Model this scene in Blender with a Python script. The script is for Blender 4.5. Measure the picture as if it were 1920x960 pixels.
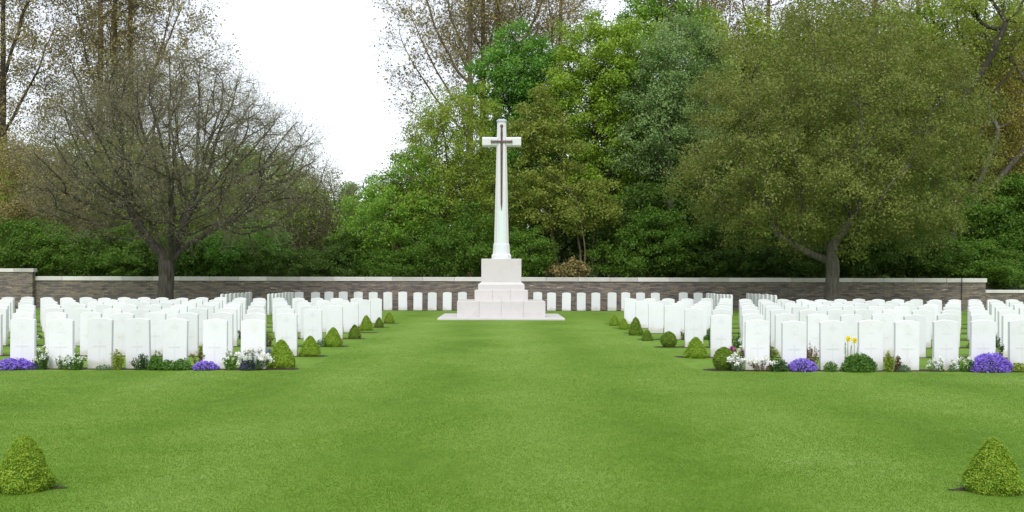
import bpy, math, random
import numpy as np
from mathutils import Vector
SC = bpy.context.scene
for _o in list(bpy.data.objects): bpy.data.objects.remove(_o)
R = math.radians
# ------------------------------------------------------------------ camera
F, CX, HY, H = 1900.0, 940.0, 519.0, 1.47          # focal length and principal point in photo pixels, eye height
cam = bpy.data.objects.new('camera', bpy.data.cameras.new('camera'))
SC.collection.objects.link(cam)
cam.location = (0, 0, H); cam.rotation_euler = (R(90), R(-0.13), 0)
cam.data.sensor_width = 36; cam.data.lens = 36 * F / 1920
cam.data.shift_x = 20 / 1920; cam.data.shift_y = 39 / 1920
cam.data.clip_end = 1500; cam.data.clip_start = 0.1
SC.camera = cam
# ------------------------------------------------------------------ overcast sky, soft sun, exposure
SUN_EL, SUN_AZ = R(48), R(184)                      # behind the camera, a little to the left
w = bpy.data.worlds.new('World'); SC.world = w; w.use_nodes = True
nt = w.node_tree; nt.nodes.clear()
out = nt.nodes.new('ShaderNodeOutputWorld'); add = nt.nodes.new('ShaderNodeAddShader')
sky = nt.nodes.new('ShaderNodeTexSky'); sky.sky_type = 'NISHITA'; sky.sun_disc = False
sky.sun_elevation = SUN_EL; sky.sun_rotation = SUN_AZ
b1 = nt.nodes.new('ShaderNodeBackground'); b1.inputs[1].default_value = 0.06
b2 = nt.nodes.new('ShaderNodeBackground'); b2.inputs[0].default_value = (1.0, 1.0, 1.0, 1); b2.inputs[1].default_value = 0.95
nt.links.new(sky.outputs[0], b1.inputs[0]); nt.links.new(b1.outputs[0], add.inputs[0]); nt.links.new(b2.outputs[0], add.inputs[1])
nt.links.new(add.outputs[0], out.inputs[0])
sun = bpy.data.objects.new('sun', bpy.data.lights.new('sun', 'SUN')); SC.collection.objects.link(sun)
sun.data.energy = 2.2; sun.data.angle = R(25); sun.data.color = (1, 0.97, 0.92)
_d = Vector((math.sin(SUN_AZ) * math.cos(SUN_EL), math.cos(SUN_AZ) * math.cos(SUN_EL), math.sin(SUN_EL)))
sun.rotation_euler = _d.to_track_quat('Z', 'Y').to_euler()
SC.view_settings.view_transform = 'Standard'; SC.view_settings.look = 'None'
SC.view_settings.exposure = 0.0; SC.view_settings.gamma = 1.0; SC.view_settings.use_curve_mapping = False
SC.cycles.max_bounces = 6; SC.cycles.diffuse_bounces = 3; SC.cycles.transmission_bounces = 3; SC.cycles.glossy_bounces = 2
SC.cycles.use_denoising = True

rng = np.random.default_rng(7); random.seed(7)
LINK = SC.collection.objects.link
def X(px, d): return (px - CX) * d / F
def Z(py, d): return H + (HY - py) * d / F

# ------------------------------------------------------------------ helpers: objects
def mesh(name, V, faces, mats, smooth=False, midx=None):
    V = np.asarray(V, dtype=np.float32).reshape(-1, 3)
    if not isinstance(faces, list): faces = [faces]
    tot, st, lv = [], [], []; n = 0
    for f in faces:
        f = np.asarray(f, dtype=np.int32)
        if f.size == 0: continue
        k = f.shape[1]; m = f.shape[0]
        st.append(n + np.arange(m, dtype=np.int32) * k); tot.append(np.full(m, k, np.int32)); lv.append(f.ravel()); n += m * k
    me = bpy.data.meshes.new(name)
    st = np.concatenate(st); tot = np.concatenate(tot); lv = np.concatenate(lv)
    me.vertices.add(len(V)); me.vertices.foreach_set('co', V.ravel())
    me.loops.add(len(lv)); me.loops.foreach_set('vertex_index', lv)
    me.polygons.add(len(st)); me.polygons.foreach_set('loop_start', st); me.polygons.foreach_set('loop_total', tot)
    if smooth: me.polygons.foreach_set('use_smooth', np.ones(len(st), dtype=bool))
    if midx is not None: me.polygons.foreach_set('material_index', np.asarray(midx, np.int32))
    for m_ in (mats if isinstance(mats, (list, tuple)) else [mats]): me.materials.append(m_)
    me.update(calc_edges=True); me.validate()
    return me
def obj(name, me, parent=None, loc=(0, 0, 0), rz=0):
    o = bpy.data.objects.new(name, me); LINK(o); o.location = loc; o.rotation_euler = (0, 0, rz)
    if parent: o.parent = parent
    return o
def tag(o, label, cat, group=None, kind=None):
    if label: o['label'] = label
    if cat: o['category'] = cat
    if group: o['group'] = group
    if kind: o['kind'] = kind
    return o
def thing(name, label, cat, loc, group=None, rz=0):
    return tag(obj(name, None, None, loc, rz), label, cat, group)
def copy_thing(root, loc, rz, scale, label, group):
    r = root.copy(); LINK(r); r.location = loc; r.rotation_euler = (0, 0, rz); r.scale = scale
    r['label'] = label; r['group'] = group
    for ch in list(root.children):
        c = ch.copy(); LINK(c); c.parent = r
        for g in list(ch.children):
            e = g.copy(); LINK(e); e.parent = c
    return r
class MB:
    """collects boxes, lofts and tubes of one part"""
    def __init__(s): s.V = []; s.Q = []; s.N = []; s.n = 0
    def _add(s, v): s.V += [tuple(p) for p in v]; k = s.n; s.n += len(v); return k
    def box(s, x0, x1, y0, y1, z0, z1, bev=0.0):
        if bev <= 0:
            k = s._add([(x0, y0, z0), (x1, y0, z0), (x1, y1, z0), (x0, y1, z0), (x0, y0, z1), (x1, y0, z1), (x1, y1, z1), (x0, y1, z1)])
            for f in ((0, 3, 2, 1), (4, 5, 6, 7), (0, 1, 5, 4), (1, 2, 6, 5), (2, 3, 7, 6), (3, 0, 4, 7)): s.Q.append([k + i for i in f])
        else:
            def ring(i, z): return [(x0 + i + bev, y0 + i, z), (x1 - i - bev, y0 + i, z), (x1 - i, y0 + i + bev, z), (x1 - i, y1 - i - bev, z), (x1 - i - bev, y1 - i, z), (x0 + i + bev, y1 - i, z), (x0 + i, y1 - i - bev, z), (x0 + i, y0 + i + bev, z)]
            s.loft([ring(0, z0), ring(0, z1 - bev), ring(bev, z1)])
    def loft(s, rings, cap=True):
        m = len(rings[0]); k = s._add([p for r in rings for p in r])
        for a in range(len(rings) - 1):
            for i in range(m):
                j = (i + 1) % m; s.Q.append([k + a * m + i, k + a * m + j, k + (a + 1) * m + j, k + (a + 1) * m + i])
        if cap:
            s.N.append([k + i for i in reversed(range(m))]); s.N.append([k + (len(rings) - 1) * m + i for i in range(m)])
    def build(s, name, mat, smooth=False):
        me = bpy.data.meshes.new(name); me.from_pydata(s.V, [], s.Q + s.N); me.materials.append(mat)
        if smooth:
            for p in me.polygons: p.use_smooth = True
        me.update(); return me

# ------------------------------------------------------------------ helpers: materials
def nodemat(name):
    m = bpy.data.materials.new(name); m.use_nodes = True; t = m.node_tree; t.nodes.clear()
    o = t.nodes.new('ShaderNodeOutputMaterial')
    def N(kind, **kw):
        n = t.nodes.new('ShaderNode' + kind)
        for k, v in kw.items():
            if k.startswith('i_'): n.inputs[k[2:].replace('_', ' ')].default_value = v
            else: setattr(n, k, v)
        return n
    return m, t, o, N, t.links.new
def ramp(n, stops):
    e = n.color_ramp.elements
    while len(e) < len(stops): e.new(0.5)
    for el, (p, c) in zip(e, stops): el.position = p; el.color = (c[0], c[1], c[2], 1)
GAIN, GAIN_ON = 2.0, True
def leaf_mat(name, cols, trans=0.35, rough=0.55, nscale=0.35, isl=0.55, stretch=(1, 1, 1), det=3, amp=1.1, off=-0.33, stripe=False):
    m, t, o, N, L = nodemat(name); cols = [tuple(min(0.9, x * GAIN) if GAIN_ON else x for x in c) for c in cols]
    g = N('NewGeometry'); tc = N('TexCoord'); nz = N('TexNoise'); nz.inputs['Scale'].default_value = nscale; nz.inputs['Detail'].default_value = det
    mp = N('Mapping'); mp.inputs['Scale'].default_value = stretch; L(tc.outputs['Object'], mp.inputs[0]); L(mp.outputs[0], nz.inputs['Vector'])
    mx = N('Math', operation='MULTIPLY_ADD'); mx.inputs[1].default_value = isl; L(g.outputs['Random Per Island'], mx.inputs[0])
    ms = N('Math', operation='MULTIPLY_ADD'); ms.inputs[1].default_value = amp; ms.inputs[2].default_value = off; L(nz.outputs['Fac'], ms.inputs[0]); L(ms.outputs[0], mx.inputs[2])
    if stripe:
        sx = N('SeparateXYZ'); L(tc.outputs['Object'], sx.inputs[0]); w1 = N('Math', operation='MULTIPLY_ADD'); w1.inputs[1].default_value = 2.6; L(sx.outputs['X'], w1.inputs[0]); w2 = N('Math', operation='MULTIPLY'); w2.inputs[1].default_value = 1.6; L(nz.outputs['Fac'], w2.inputs[0]); L(w2.outputs[0], w1.inputs[2])
        sn = N('Math', operation='SINE'); L(w1.outputs[0], sn.inputs[0]); w3 = N('Math', operation='MULTIPLY_ADD'); w3.inputs[1].default_value = 0.10; L(sn.outputs[0], w3.inputs[0]); L(ms.outputs[0], w3.inputs[2]); L(w3.outputs[0], mx.inputs[2])
    r = N('ValToRGB'); n = len(cols); ramp(r, [(i / (n - 1) if n > 1 else 0, c) for i, c in enumerate(cols)]); L(mx.outputs[0], r.inputs[0])
    p = N('BsdfPrincipled'); p.inputs['Roughness'].default_value = rough; p.inputs['Specular IOR Level'].default_value = 0.25
    L(r.outputs[0], p.inputs['Base Color'])
    tr = N('BsdfTranslucent'); L(r.outputs[0], tr.inputs[0]); mix = N('MixShader'); mix.inputs[0].default_value = trans
    L(p.outputs[0], mix.inputs[1]); L(tr.outputs[0], mix.inputs[2]); L(mix.outputs[0], o.inputs[0])
    return m
def noise_mat(name, cols, scale, stretch=(1, 1, 1), rough=0.9, bump=0.0, bscale=None, detail=5, spec=0.3):
    m, t, o, N, L = nodemat(name)
    tc = N('TexCoord'); mp = N('Mapping'); mp.inputs['Scale'].default_value = stretch; L(tc.outputs['Object'], mp.inputs[0])
    nz = N('TexNoise'); nz.inputs['Scale'].default_value = scale; nz.inputs['Detail'].default_value = detail; L(mp.outputs[0], nz.inputs['Vector'])
    r = N('ValToRGB'); n = len(cols); ramp(r, [(0.28 + 0.44 * i / (n - 1), c) for i, c in enumerate(cols)]); L(nz.outputs['Fac'], r.inputs[0])
    p = N('BsdfPrincipled'); p.inputs['Roughness'].default_value = rough; p.inputs['Specular IOR Level'].default_value = spec; L(r.outputs[0], p.inputs['Base Color'])
    if bump:
        b = N('Bump'); b.inputs['Strength'].default_value = bump; b.inputs['Distance'].default_value = 0.02
        n2 = N('TexNoise'); n2.inputs['Scale'].default_value = bscale or scale * 3; n2.inputs['Detail'].default_value = 6; L(mp.outputs[0], n2.inputs['Vector'])
        L(n2.outputs['Fac'], b.inputs['Height']); L(b.outputs[0], p.inputs['Normal'])
    L(p.outputs[0], o.inputs[0]); return m
def lawn_mat():
    m, t, o, N, L = nodemat('lawn_grass')
    tc = N('TexCoord')
    def nz(s, st, d=4):
        mp = N('Mapping'); mp.inputs['Scale'].default_value = st; L(tc.outputs['Object'], mp.inputs[0])
        n = N('TexNoise'); n.inputs['Scale'].default_value = s; n.inputs['Detail'].default_value = d; n.inputs['Roughness'].default_value = 0.6; L(mp.outputs[0], n.inputs['Vector']); return n.outputs['Fac']
    a = nz(0.55, (1, 0.7, 1), 5); b = nz(5, (1, 0.6, 1), 5); c = nz(60, (1, 0.5, 1), 3)
    def mul(x, k, y=None, cst=0.0):
        q = N('Math', operation='MULTIPLY_ADD'); q.inputs[1].default_value = k; L(x, q.inputs[0])
        if y is not None: L(y, q.inputs[2])
        else: q.inputs[2].default_value = cst
        return q.outputs[0]
    sx = N('SeparateXYZ'); L(tc.outputs['Object'], sx.inputs[0]); sn = N('Math', operation='SINE'); wx_ = N('Math', operation='MULTIPLY_ADD'); wx_.inputs[1].default_value = 2.6; L(sx.outputs['X'], wx_.inputs[0]); wa = N('Math', operation='MULTIPLY'); wa.inputs[1].default_value = 1.6; L(a, wa.inputs[0]); L(wa.outputs[0], wx_.inputs[2]); L(wx_.outputs[0], sn.inputs[0]); f = mul(sn.outputs[0], 0.10, mul(a, 0.95, mul(b, 0.6, mul(c, 0.16, None, -0.355))))
    r = N('ValToRGB'); ramp(r, [(0.2, (0.080, 0.167, 0.012)), (0.42, (0.116, 0.215, 0.021)), (0.6, (0.144, 0.247, 0.034)), (0.85, (0.192, 0.292, 0.06))]); L(f, r.inputs[0])
    p = N('BsdfPrincipled'); p.inputs['Roughness'].default_value = 0.85; p.inputs['Specular IOR Level'].default_value = 0.15; L(r.outputs[0], p.inputs['Base Color'])
    bm = N('Bump'); bm.inputs['Strength'].default_value = 0.3; bm.inputs['Distance'].default_value = 0.03; L(c, bm.inputs['Height']); L(bm.outputs[0], p.inputs['Normal'])
    L(p.outputs[0], o.inputs[0]); return m
def wall_mat():
    m, t, o, N, L = nodemat('coursed_slate')
    tc = N('TexCoord'); sp = N('SeparateXYZ'); L(tc.outputs['Object'], sp.inputs[0])
    cb = N('CombineXYZ'); ad = N('Math', operation='ADD'); L(sp.outputs['X'], ad.inputs[0]); L(sp.outputs['Y'], ad.inputs[1]); L(ad.outputs[0], cb.inputs['X']); L(sp.outputs['Z'], cb.inputs['Y'])
    wn = N('TexNoise'); wn.inputs['Scale'].default_value = 2.2; L(cb.outputs[0], wn.inputs['Vector'])
    wm = N('VectorMath', operation='MULTIPLY_ADD'); wm.inputs[1].default_value = (0.3, 0.035, 0); L(wn.outputs['Color'], wm.inputs[0]); L(cb.outputs[0], wm.inputs[2])
    br = N('TexBrick'); br.offset = 0.37; br.inputs['Scale'].default_value = 1.0
    for k, v in (('Mortar Size', 0.007), ('Mortar Smooth', 0.3), ('Bias', 0.0), ('Brick Width', 0.34), ('Row Height', 0.062)): br.inputs[k].default_value = v
    br.inputs['Color1'].default_value = (0, 0, 0, 1); br.inputs['Color2'].default_value = (1, 1, 1, 1); br.inputs['Mortar'].default_value = (0.35, 0.35, 0.35, 1)
    L(wm.outputs[0], br.inputs['Vector'])
    r = N('ValToRGB'); ramp(r, [(0.0, (0.065, 0.06, 0.058)), (0.25, (0.14, 0.115, 0.10)), (0.5, (0.19, 0.17, 0.158)), (0.68, (0.29, 0.235, 0.165)), (0.85, (0.22, 0.175, 0.135)), (1.0, (0.50, 0.44, 0.36))])
    r.color_ramp.interpolation = 'LINEAR'
    n2 = N('TexNoise'); n2.inputs['Scale'].default_value = 1.0; n2.inputs['Detail'].default_value = 3; mp = N('Mapping'); mp.inputs['Scale'].default_value = (2.4, 12, 1); L(wm.outputs[0], mp.inputs[0]); L(mp.outputs[0], n2.inputs['Vector'])
    q = N('Math', operation='MULTIPLY_ADD'); q.inputs[1].default_value = 0.55; L(br.outputs['Color'], q.inputs[0])
    q2 = N('Math', operation='MULTIPLY_ADD'); q2.inputs[1].default_value = 1.5; q2.inputs[2].default_value = -0.52; L(n2.outputs['Fac'], q2.inputs[0]); L(q2.outputs[0], q.inputs[2]); L(q.outputs[0], r.inputs[0])
    mm = N('MixRGB'); mm.inputs[2].default_value = (0.09, 0.085, 0.08, 1); L(br.outputs['Fac'], mm.inputs[0]); L(r.outputs[0], mm.inputs[1])
    p = N('BsdfPrincipled'); p.inputs['Roughness'].default_value = 0.85; L(mm.outputs[0], p.inputs['Base Color'])
    b = N('Bump'); b.inputs['Strength'].default_value = 0.8; b.inputs['Distance'].default_value = 0.02; iv = N('Math', operation='SUBTRACT'); iv.inputs[0].default_value = 1; L(br.outputs['Fac'], iv.inputs[1]); L(iv.outputs[0], b.inputs['Height']); L(b.outputs[0], p.inputs['Normal'])
    L(p.outputs[0], o.inputs[0]); return m
def stone_mat(name, base, stain, strength=0.5, foot=None):
    """pale limestone: per-stone tint, weather stains, optional lichen at the foot"""
    m, t, o, N, L = nodemat(name)
    tc = N('TexCoord'); oi = N('ObjectInfo'); wn = N('TexWhiteNoise'); L(oi.outputs['Location'], wn.inputs['Vector']); ofs = N('VectorMath', operation='MULTIPLY_ADD'); ofs.inputs[1].default_value = (17, 17, 17)
    cr = N('CombineXYZ'); L(wn.outputs['Value'], cr.inputs[0]); L(wn.outputs['Value'], cr.inputs[1]); L(cr.outputs[0], ofs.inputs[0]); L(tc.outputs['Object'], ofs.inputs[2])
    n = N('TexNoise'); n.inputs['Scale'].default_value = 3.5; n.inputs['Detail'].default_value = 6; L(ofs.outputs[0], n.inputs['Vector'])
    mr = N('MapRange'); mr.inputs['From Min'].default_value = 0.5; mr.inputs['From Max'].default_value = 0.85; mr.inputs['To Max'].default_value = strength; L(n.outputs['Fac'], mr.inputs[0])
    mx = N('MixRGB'); mx.inputs[1].default_value = (*base, 1); mx.inputs[2].default_value = (*stain, 1); L(mr.outputs[0], mx.inputs[0])
    col = mx.outputs[0]
    if foot:
        sp = N('SeparateXYZ'); L(tc.outputs['Object'], sp.inputs[0])
        hz = N('Math', operation='MULTIPLY_ADD'); hz.inputs[1].default_value = -0.35; L(n.outputs['Fac'], hz.inputs[0]); L(sp.outputs['Z'], hz.inputs[2])
        f = N('MapRange'); f.inputs['From Min'].default_value = -0.13; f.inputs['From Max'].default_value = -0.03; f.inputs['To Min'].default_value = 0.55; f.inputs['To Max'].default_value = 0; L(hz.outputs[0], f.inputs[0])
        m2 = N('MixRGB'); L(f.outputs[0], m2.inputs[0]); L(col, m2.inputs[1]); m2.inputs[2].default_value = (*foot, 1); col = m2.outputs[0]
    rv = N('MapRange'); rv.inputs['To Min'].default_value = 0.90; rv.inputs['To Max'].default_value = 1.03; L(wn.outputs['Value'], rv.inputs[0])
    vm = N('VectorMath', operation='SCALE'); L(col, vm.inputs[0]); L(rv.outputs[0], vm.inputs['Scale'])
    p = N('BsdfPrincipled'); p.inputs['Roughness'].default_value = 0.75; p.inputs['Specular IOR Level'].default_value = 0.3; L(vm.outputs[0], p.inputs['Base Color'])
    b = N('Bump'); b.inputs['Strength'].default_value = 0.25; b.inputs['Distance'].default_value = 0.004; n3 = N('TexNoise'); n3.inputs['Scale'].default_value = 60; L(tc.outputs['Object'], n3.inputs['Vector']); L(n3.outputs['Fac'], b.inputs['Height']); L(b.outputs[0], p.inputs['Normal'])
    L(p.outputs[0], o.inputs[0]); return m
def shaft_mat():
    """cross stone with the green run-off stain below the bronze sword"""
    m = stone_mat('cross_shaft_stone', (0.635, 0.645, 0.65), (0.54, 0.54, 0.54), 0.5); t = m.node_tree; L = t.links.new
    p = [n for n in t.nodes if n.type == 'BSDF_PRINCIPLED'][0]; src = p.inputs['Base Color'].links[0].from_socket
    tc = t.nodes.new('ShaderNodeTexCoord'); sp = t.nodes.new('ShaderNodeSeparateXYZ'); L(tc.outputs['Object'], sp.inputs[0])
    ab = t.nodes.new('ShaderNodeMath'); ab.operation = 'ABSOLUTE'; L(sp.outputs['X'], ab.inputs[0])
    a = t.nodes.new('ShaderNodeMapRange'); a.inputs['From Min'].default_value = 0.035; a.inputs['From Max'].default_value = 0.11; a.inputs['To Min'].default_value = 1; a.inputs['To Max'].default_value = 0; L(ab.outputs[0], a.inputs[0])
    bz = t.nodes.new('ShaderNodeMapRange'); bz.inputs['From Min'].default_value = 3.8; bz.inputs['From Max'].default_value = 4.2; bz.inputs['To Min'].default_value = 0.6; bz.inputs['To Max'].default_value = 0; L(sp.outputs['Z'], bz.inputs[0])
    mu = t.nodes.new('ShaderNodeMath'); mu.operation = 'MULTIPLY'; L(a.outputs[0], mu.inputs[0]); L(bz.outputs[0], mu.inputs[1])
    mx = t.nodes.new('ShaderNodeMixRGB'); mx.inputs[2].default_value = (0.58, 0.79, 0.77, 1); L(mu.outputs[0], mx.inputs[0]); L(src, mx.inputs[1]); L(mx.outputs[0], p.inputs['Base Color'])
    return m
def bark_mat(name, c1, c2): return noise_mat(name, [c1, c2], 3.0, (4, 4, 0.8), 0.95, 0.6, 8)

M = {}
M['lawn'] = lawn_mat(); M['wall'] = wall_mat()
M['headstone'] = stone_mat('headstone_limestone', (0.75, 0.765, 0.80), (0.64, 0.645, 0.62), 0.6, (0.45, 0.46, 0.30))
M['carving'] = stone_mat('carved_limestone', (0.705, 0.72, 0.752), (0.62, 0.625, 0.60), 0.6)
M['cross'] = stone_mat('cross_base_stone', (0.575, 0.55, 0.55), (0.45, 0.42, 0.41), 0.6)
M['shaft'] = shaft_mat()
M['coping'] = noise_mat('pale_coping', [(0.42, 0.41, 0.38), (0.66, 0.65, 0.62)], 0.8, (1, 1, 1), 0.85, 0.2, 20)
M['bronze'] = noise_mat('dark_bronze', [(0.085, 0.055, 0.055), (0.15, 0.10, 0.095)], 4, (1, 1, 1), 0.6)
M['lead'] = noise_mat('lead_cap', [(0.35, 0.42, 0.5), (0.5, 0.55, 0.6)], 4, (1, 1, 1), 0.5)
M['soil'] = noise_mat('bed_soil', [(0.025, 0.016, 0.011), (0.065, 0.042, 0.03)], 14, (1, 1, 1), 0.95, 0.8, 40)
M['litter'] = noise_mat('woodland_floor', [(0.02, 0.022, 0.012), (0.05, 0.05, 0.022), (0.04, 0.06, 0.02)], 0.8, (1, 1, 1), 0.95, 0.6, 6)
M['bark_grey'] = bark_mat('grey_bark', (0.06, 0.053, 0.043), (0.16, 0.145, 0.125))
M['bark_dark'] = bark_mat('dark_bark', (0.025, 0.021, 0.016), (0.065, 0.055, 0.042))
M['bark_brown'] = bark_mat('brown_bark', (0.085, 0.066, 0.04), (0.20, 0.155, 0.095))
M['bark_limb'] = bark_mat('dark_limb_bark', (0.03, 0.026, 0.02), (0.10, 0.09, 0.075))
M['twig'] = noise_mat('twig_bark', [(0.12, 0.105, 0.07), (0.22, 0.195, 0.14)], 2.0, (1, 1, 1), 0.9)

# ------------------------------------------------------------------ ground
def sheet(name, x0, x1, y0, y1, z, mat):
    o = obj(name, mesh(name, [(x0, y0, z), (x1, y0, z), (x1, y1, z), (x0, y1, z)], np.array([[0, 1, 2, 3]]), mat)); o['kind'] = 'structure'; return o
sheet('lawn', -400, 400, -60, 700, 0, M['lawn'])
sheet('woodland_floor', -300, 300, 46.2, 500, 0.006, M['litter'])

ROWS = [16.1 + 2.62 * k for k in range(7)]
ORD = ['front', 'second', 'third', 'fourth', 'fifth', 'sixth', 'seventh']
NTH = ['first', 'second', 'third', 'fourth', 'fifth', 'sixth', 'seventh', 'eighth', 'ninth', 'tenth', 'eleventh', 'twelfth', 'thirteenth', 'fourteenth', 'fifteenth', 'sixteenth', 'seventeenth', 'eighteenth', 'nineteenth', 'twentieth', 'twenty-first', 'twenty-second', 'twenty-third', 'twenty-fourth']
def bed(x0, x1, y0, y1):
    """soil strip with a slightly ragged cut edge"""
    n = max(6, int((x1 - x0) / 0.05)); xs = np.linspace(x0, x1, n); e = rng.normal(0, 0.012, (2, n)); tp = 0.5 * (y1 - y0) * (1 - np.clip(np.minimum(xs - x0, x1 - xs) / 0.14 + 0.12, 0, 1) ** 0.5); e[0] += tp; e[1] -= tp
    V = [(x, y0 + e[0, i], 0.004) for i, x in enumerate(xs)] + [(x, y1 + e[1, i], 0.004) for i, x in enumerate(xs)]
    o = obj('soil_bed', mesh('soil_bed', V, np.array([[i, i + 1, n + i + 1, n + i] for i in range(n - 1)]), M['soil'])); o['kind'] = 'structure'
for d in [7.02] + ROWS:
    for sgn in (-1, 1):
        a = sorted((sgn * 3.2 if d > 10 else (-3.0 if sgn < 0 else 3.1), sgn * 18.0)); bed(a[0], a[1], d - (0.22 if d > 10 else 0.05), d + (0.14 if d > 10 else 0.05))
bed(-9.2, 9.2, 43.85, 45.15)

# ------------------------------------------------------------------ leaves, tubes, trees
def unit(v): return v / (np.linalg.norm(v, axis=-1, keepdims=True) + 1e-9)
def leaf_quads(P, size, r, aspect=0.55, bias=None, bw=0.0):
    n = len(P); nrm = unit(r.normal(size=(n, 3)) + (bias * bw if bias is not None else 0))
    u = unit(np.cross(nrm, r.normal(size=(n, 3)))); v = np.cross(nrm, u)
    s = (size * r.uniform(0.6, 1.35, n))[:, None]
    V = np.stack([P - u * s * 0.5, P + v * s * 0.5 * aspect + nrm * s * 0.08, P + u * s * 0.5 - nrm * s * 0.1, P - v * s * 0.5 * aspect + nrm * s * 0.08], 1).reshape(-1, 3)
    return V, np.arange(4 * n, dtype=np.int32).reshape(n, 4)
def colonize(attr, nodes, parents, step, dk, iters, r, up=0.0, wob=0.15):
    P = [np.array(p, float) for p in nodes]; par = list(parents)
    A = attr.copy(); ND = np.full(len(A), 1e9); NI = np.zeros(len(A), int); seen = {}
    def upd(i0):
        nonlocal ND, NI
        new = np.array(P[i0:])
        dd = np.linalg.norm(A[:, None, :] - new[None], axis=2); k = dd.argmin(1); m = dd[np.arange(len(A)), k]
        b = m < ND; ND[b] = m[b]; NI[b] = k[b] + i0
    upd(0)
    for it in range(iters):
        if len(A) == 0: break
        dirs = unit(A - np.array(P)[NI]); i0 = len(P)
        ids, inv = np.unique(NI, return_inverse=True); acc = np.zeros((len(ids), 3)); np.add.at(acc, inv, dirs)
        acc = unit(unit(acc) + np.array([0, 0, up]) + r.normal(0, wob, acc.shape))
        for j, i in enumerate(ids):
            c = seen.get(i, 0)
            if c > 5: continue
            seen[i] = c + 1; P.append(P[i] + acc[j] * step); par.append(int(i))
        if len(P) == i0: break
        upd(i0); k = ND > dk; A, ND, NI = A[k], ND[k], NI[k]
    return np.array(P), np.array(par)
def radii(P, par, r_base, r_min, p=2.3):
    n = len(P); c = np.zeros(n); ch = np.zeros(n, int)
    for i in range(n - 1, 0, -1):
        if ch[i] == 0: c[i] = 1
        c[par[i]] += c[i]; ch[par[i]] += 1
    rad = (np.maximum(c, 1) / max(c[0], 1)) ** (1 / p) * r_base
    return np.maximum(rad, r_min), c
def tubes(P, par, rad, cnt, keep=None, flare=0.0):
    n = len(P); kids = [[] for _ in range(n)]
    for i in range(1, n): kids[par[i]].append(i)
    V, Fq = [], []; nv = 0; stack = [(0, None)]
    while stack:
        i, frm = stack.pop(); chain = [i] if frm is None else [frm, i]
        while kids[chain[-1]]:
            ks = sorted(kids[chain[-1]], key=lambda q: -cnt[q]); nxt = ks[0]
            for q in ks[1:]: stack.append((q, chain[-1]))
            chain.append(nxt)
        if len(chain) < 2: continue
        pts = P[chain].copy(); rr = rad[chain].copy()
        if frm is not None: rr[0] = min(rr[0], rr[1] * 1.25)
        if flare and frm is None: rr[0] *= 1 + flare; rr[1] *= 1 + flare * 0.3
        rr[-1] *= 0.4
        if len(pts) > 3: pts[1:-1] = 0.5 * pts[1:-1] + 0.25 * (pts[:-2] + pts[2:])
        m = 9 if rr[0] > 0.12 else (5 if rr[0] > 0.03 else 3)
        T = unit(np.gradient(pts, axis=0)); ref = unit(np.cross(T.mean(0) + [0.01, 0.02, 0.005], [0.31, 0.87, 0.37]))
        A = unit(ref - (T @ ref)[:, None] * T); B = np.cross(T, A); th = np.arange(m) * 2 * math.pi / m
        ring = pts[:, None] + rr[:, None, None] * (np.cos(th)[None, :, None] * A[:, None] + np.sin(th)[None, :, None] * B[:, None])
        V.append(ring.reshape(-1, 3)); L = len(pts)
        a = (np.arange(L - 1)[:, None] * m + np.arange(m)[None]); b = (np.arange(L - 1)[:, None] * m + (np.arange(m)[None] + 1) % m)
        Fq.append(np.stack([a, b, b + m, a + m], 2).reshape(-1, 4) + nv); nv += L * m
    return np.concatenate(V), np.concatenate(Fq)
def sample_env(ells, n, r, shell=0.45):
    vol = np.array([e[3] * e[4] * e[5] for e in ells]); k = r.choice(len(ells), n, p=vol / vol.sum()); E = np.array([e[:6] for e in ells])[k]
    u = unit(r.normal(size=(n, 3))) * (r.uniform(0, 1, n) ** (shell / 1.5))[:, None]
    return E[:, :3] + u * E[:, 3:6]
def poisson(P, dmin):
    out = []; g = {}
    for p in P:
        c = tuple((p // dmin).astype(int)); ok = True
        for a in (-1, 0, 1):
            for b in (-1, 0, 1):
                for d_ in (-1, 0, 1):
                    for q in g.get((c[0] + a, c[1] + b, c[2] + d_), ()):
                        if ((p - q) ** 2).sum() < dmin * dmin: ok = False; break
                    if not ok: break
                if not ok: break
            if not ok: break
        if ok: out.append(p); g.setdefault(c, []).append(p)
    return np.array(out)
def ells_from_px(epx, px, d):
    s = F / d; x0 = X(px, d); E = []
    for e in epx:
        pxc, pyc, rx, rz = e[:4]; oy = e[4] if len(e) > 4 else 0.0
        E.append(((pxc - CX) / s - x0, oy, H + (HY - pyc) / s, rx / s, rx / s * 0.85, rz / s))
    return E
def trunk_nodes(fork, lean, step, r, wob=0.03):
    n = max(2, int(fork / step)); P = [np.zeros(3)]; par = [0]
    P[0][2] = -0.15
    for i in range(n):
        z = (i + 1) / n * fork; P.append(np.array([lean[0] * z + r.normal(0, wob), lean[1] * z + r.normal(0, wob), z])); par.append(i)
    return P, par
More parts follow.
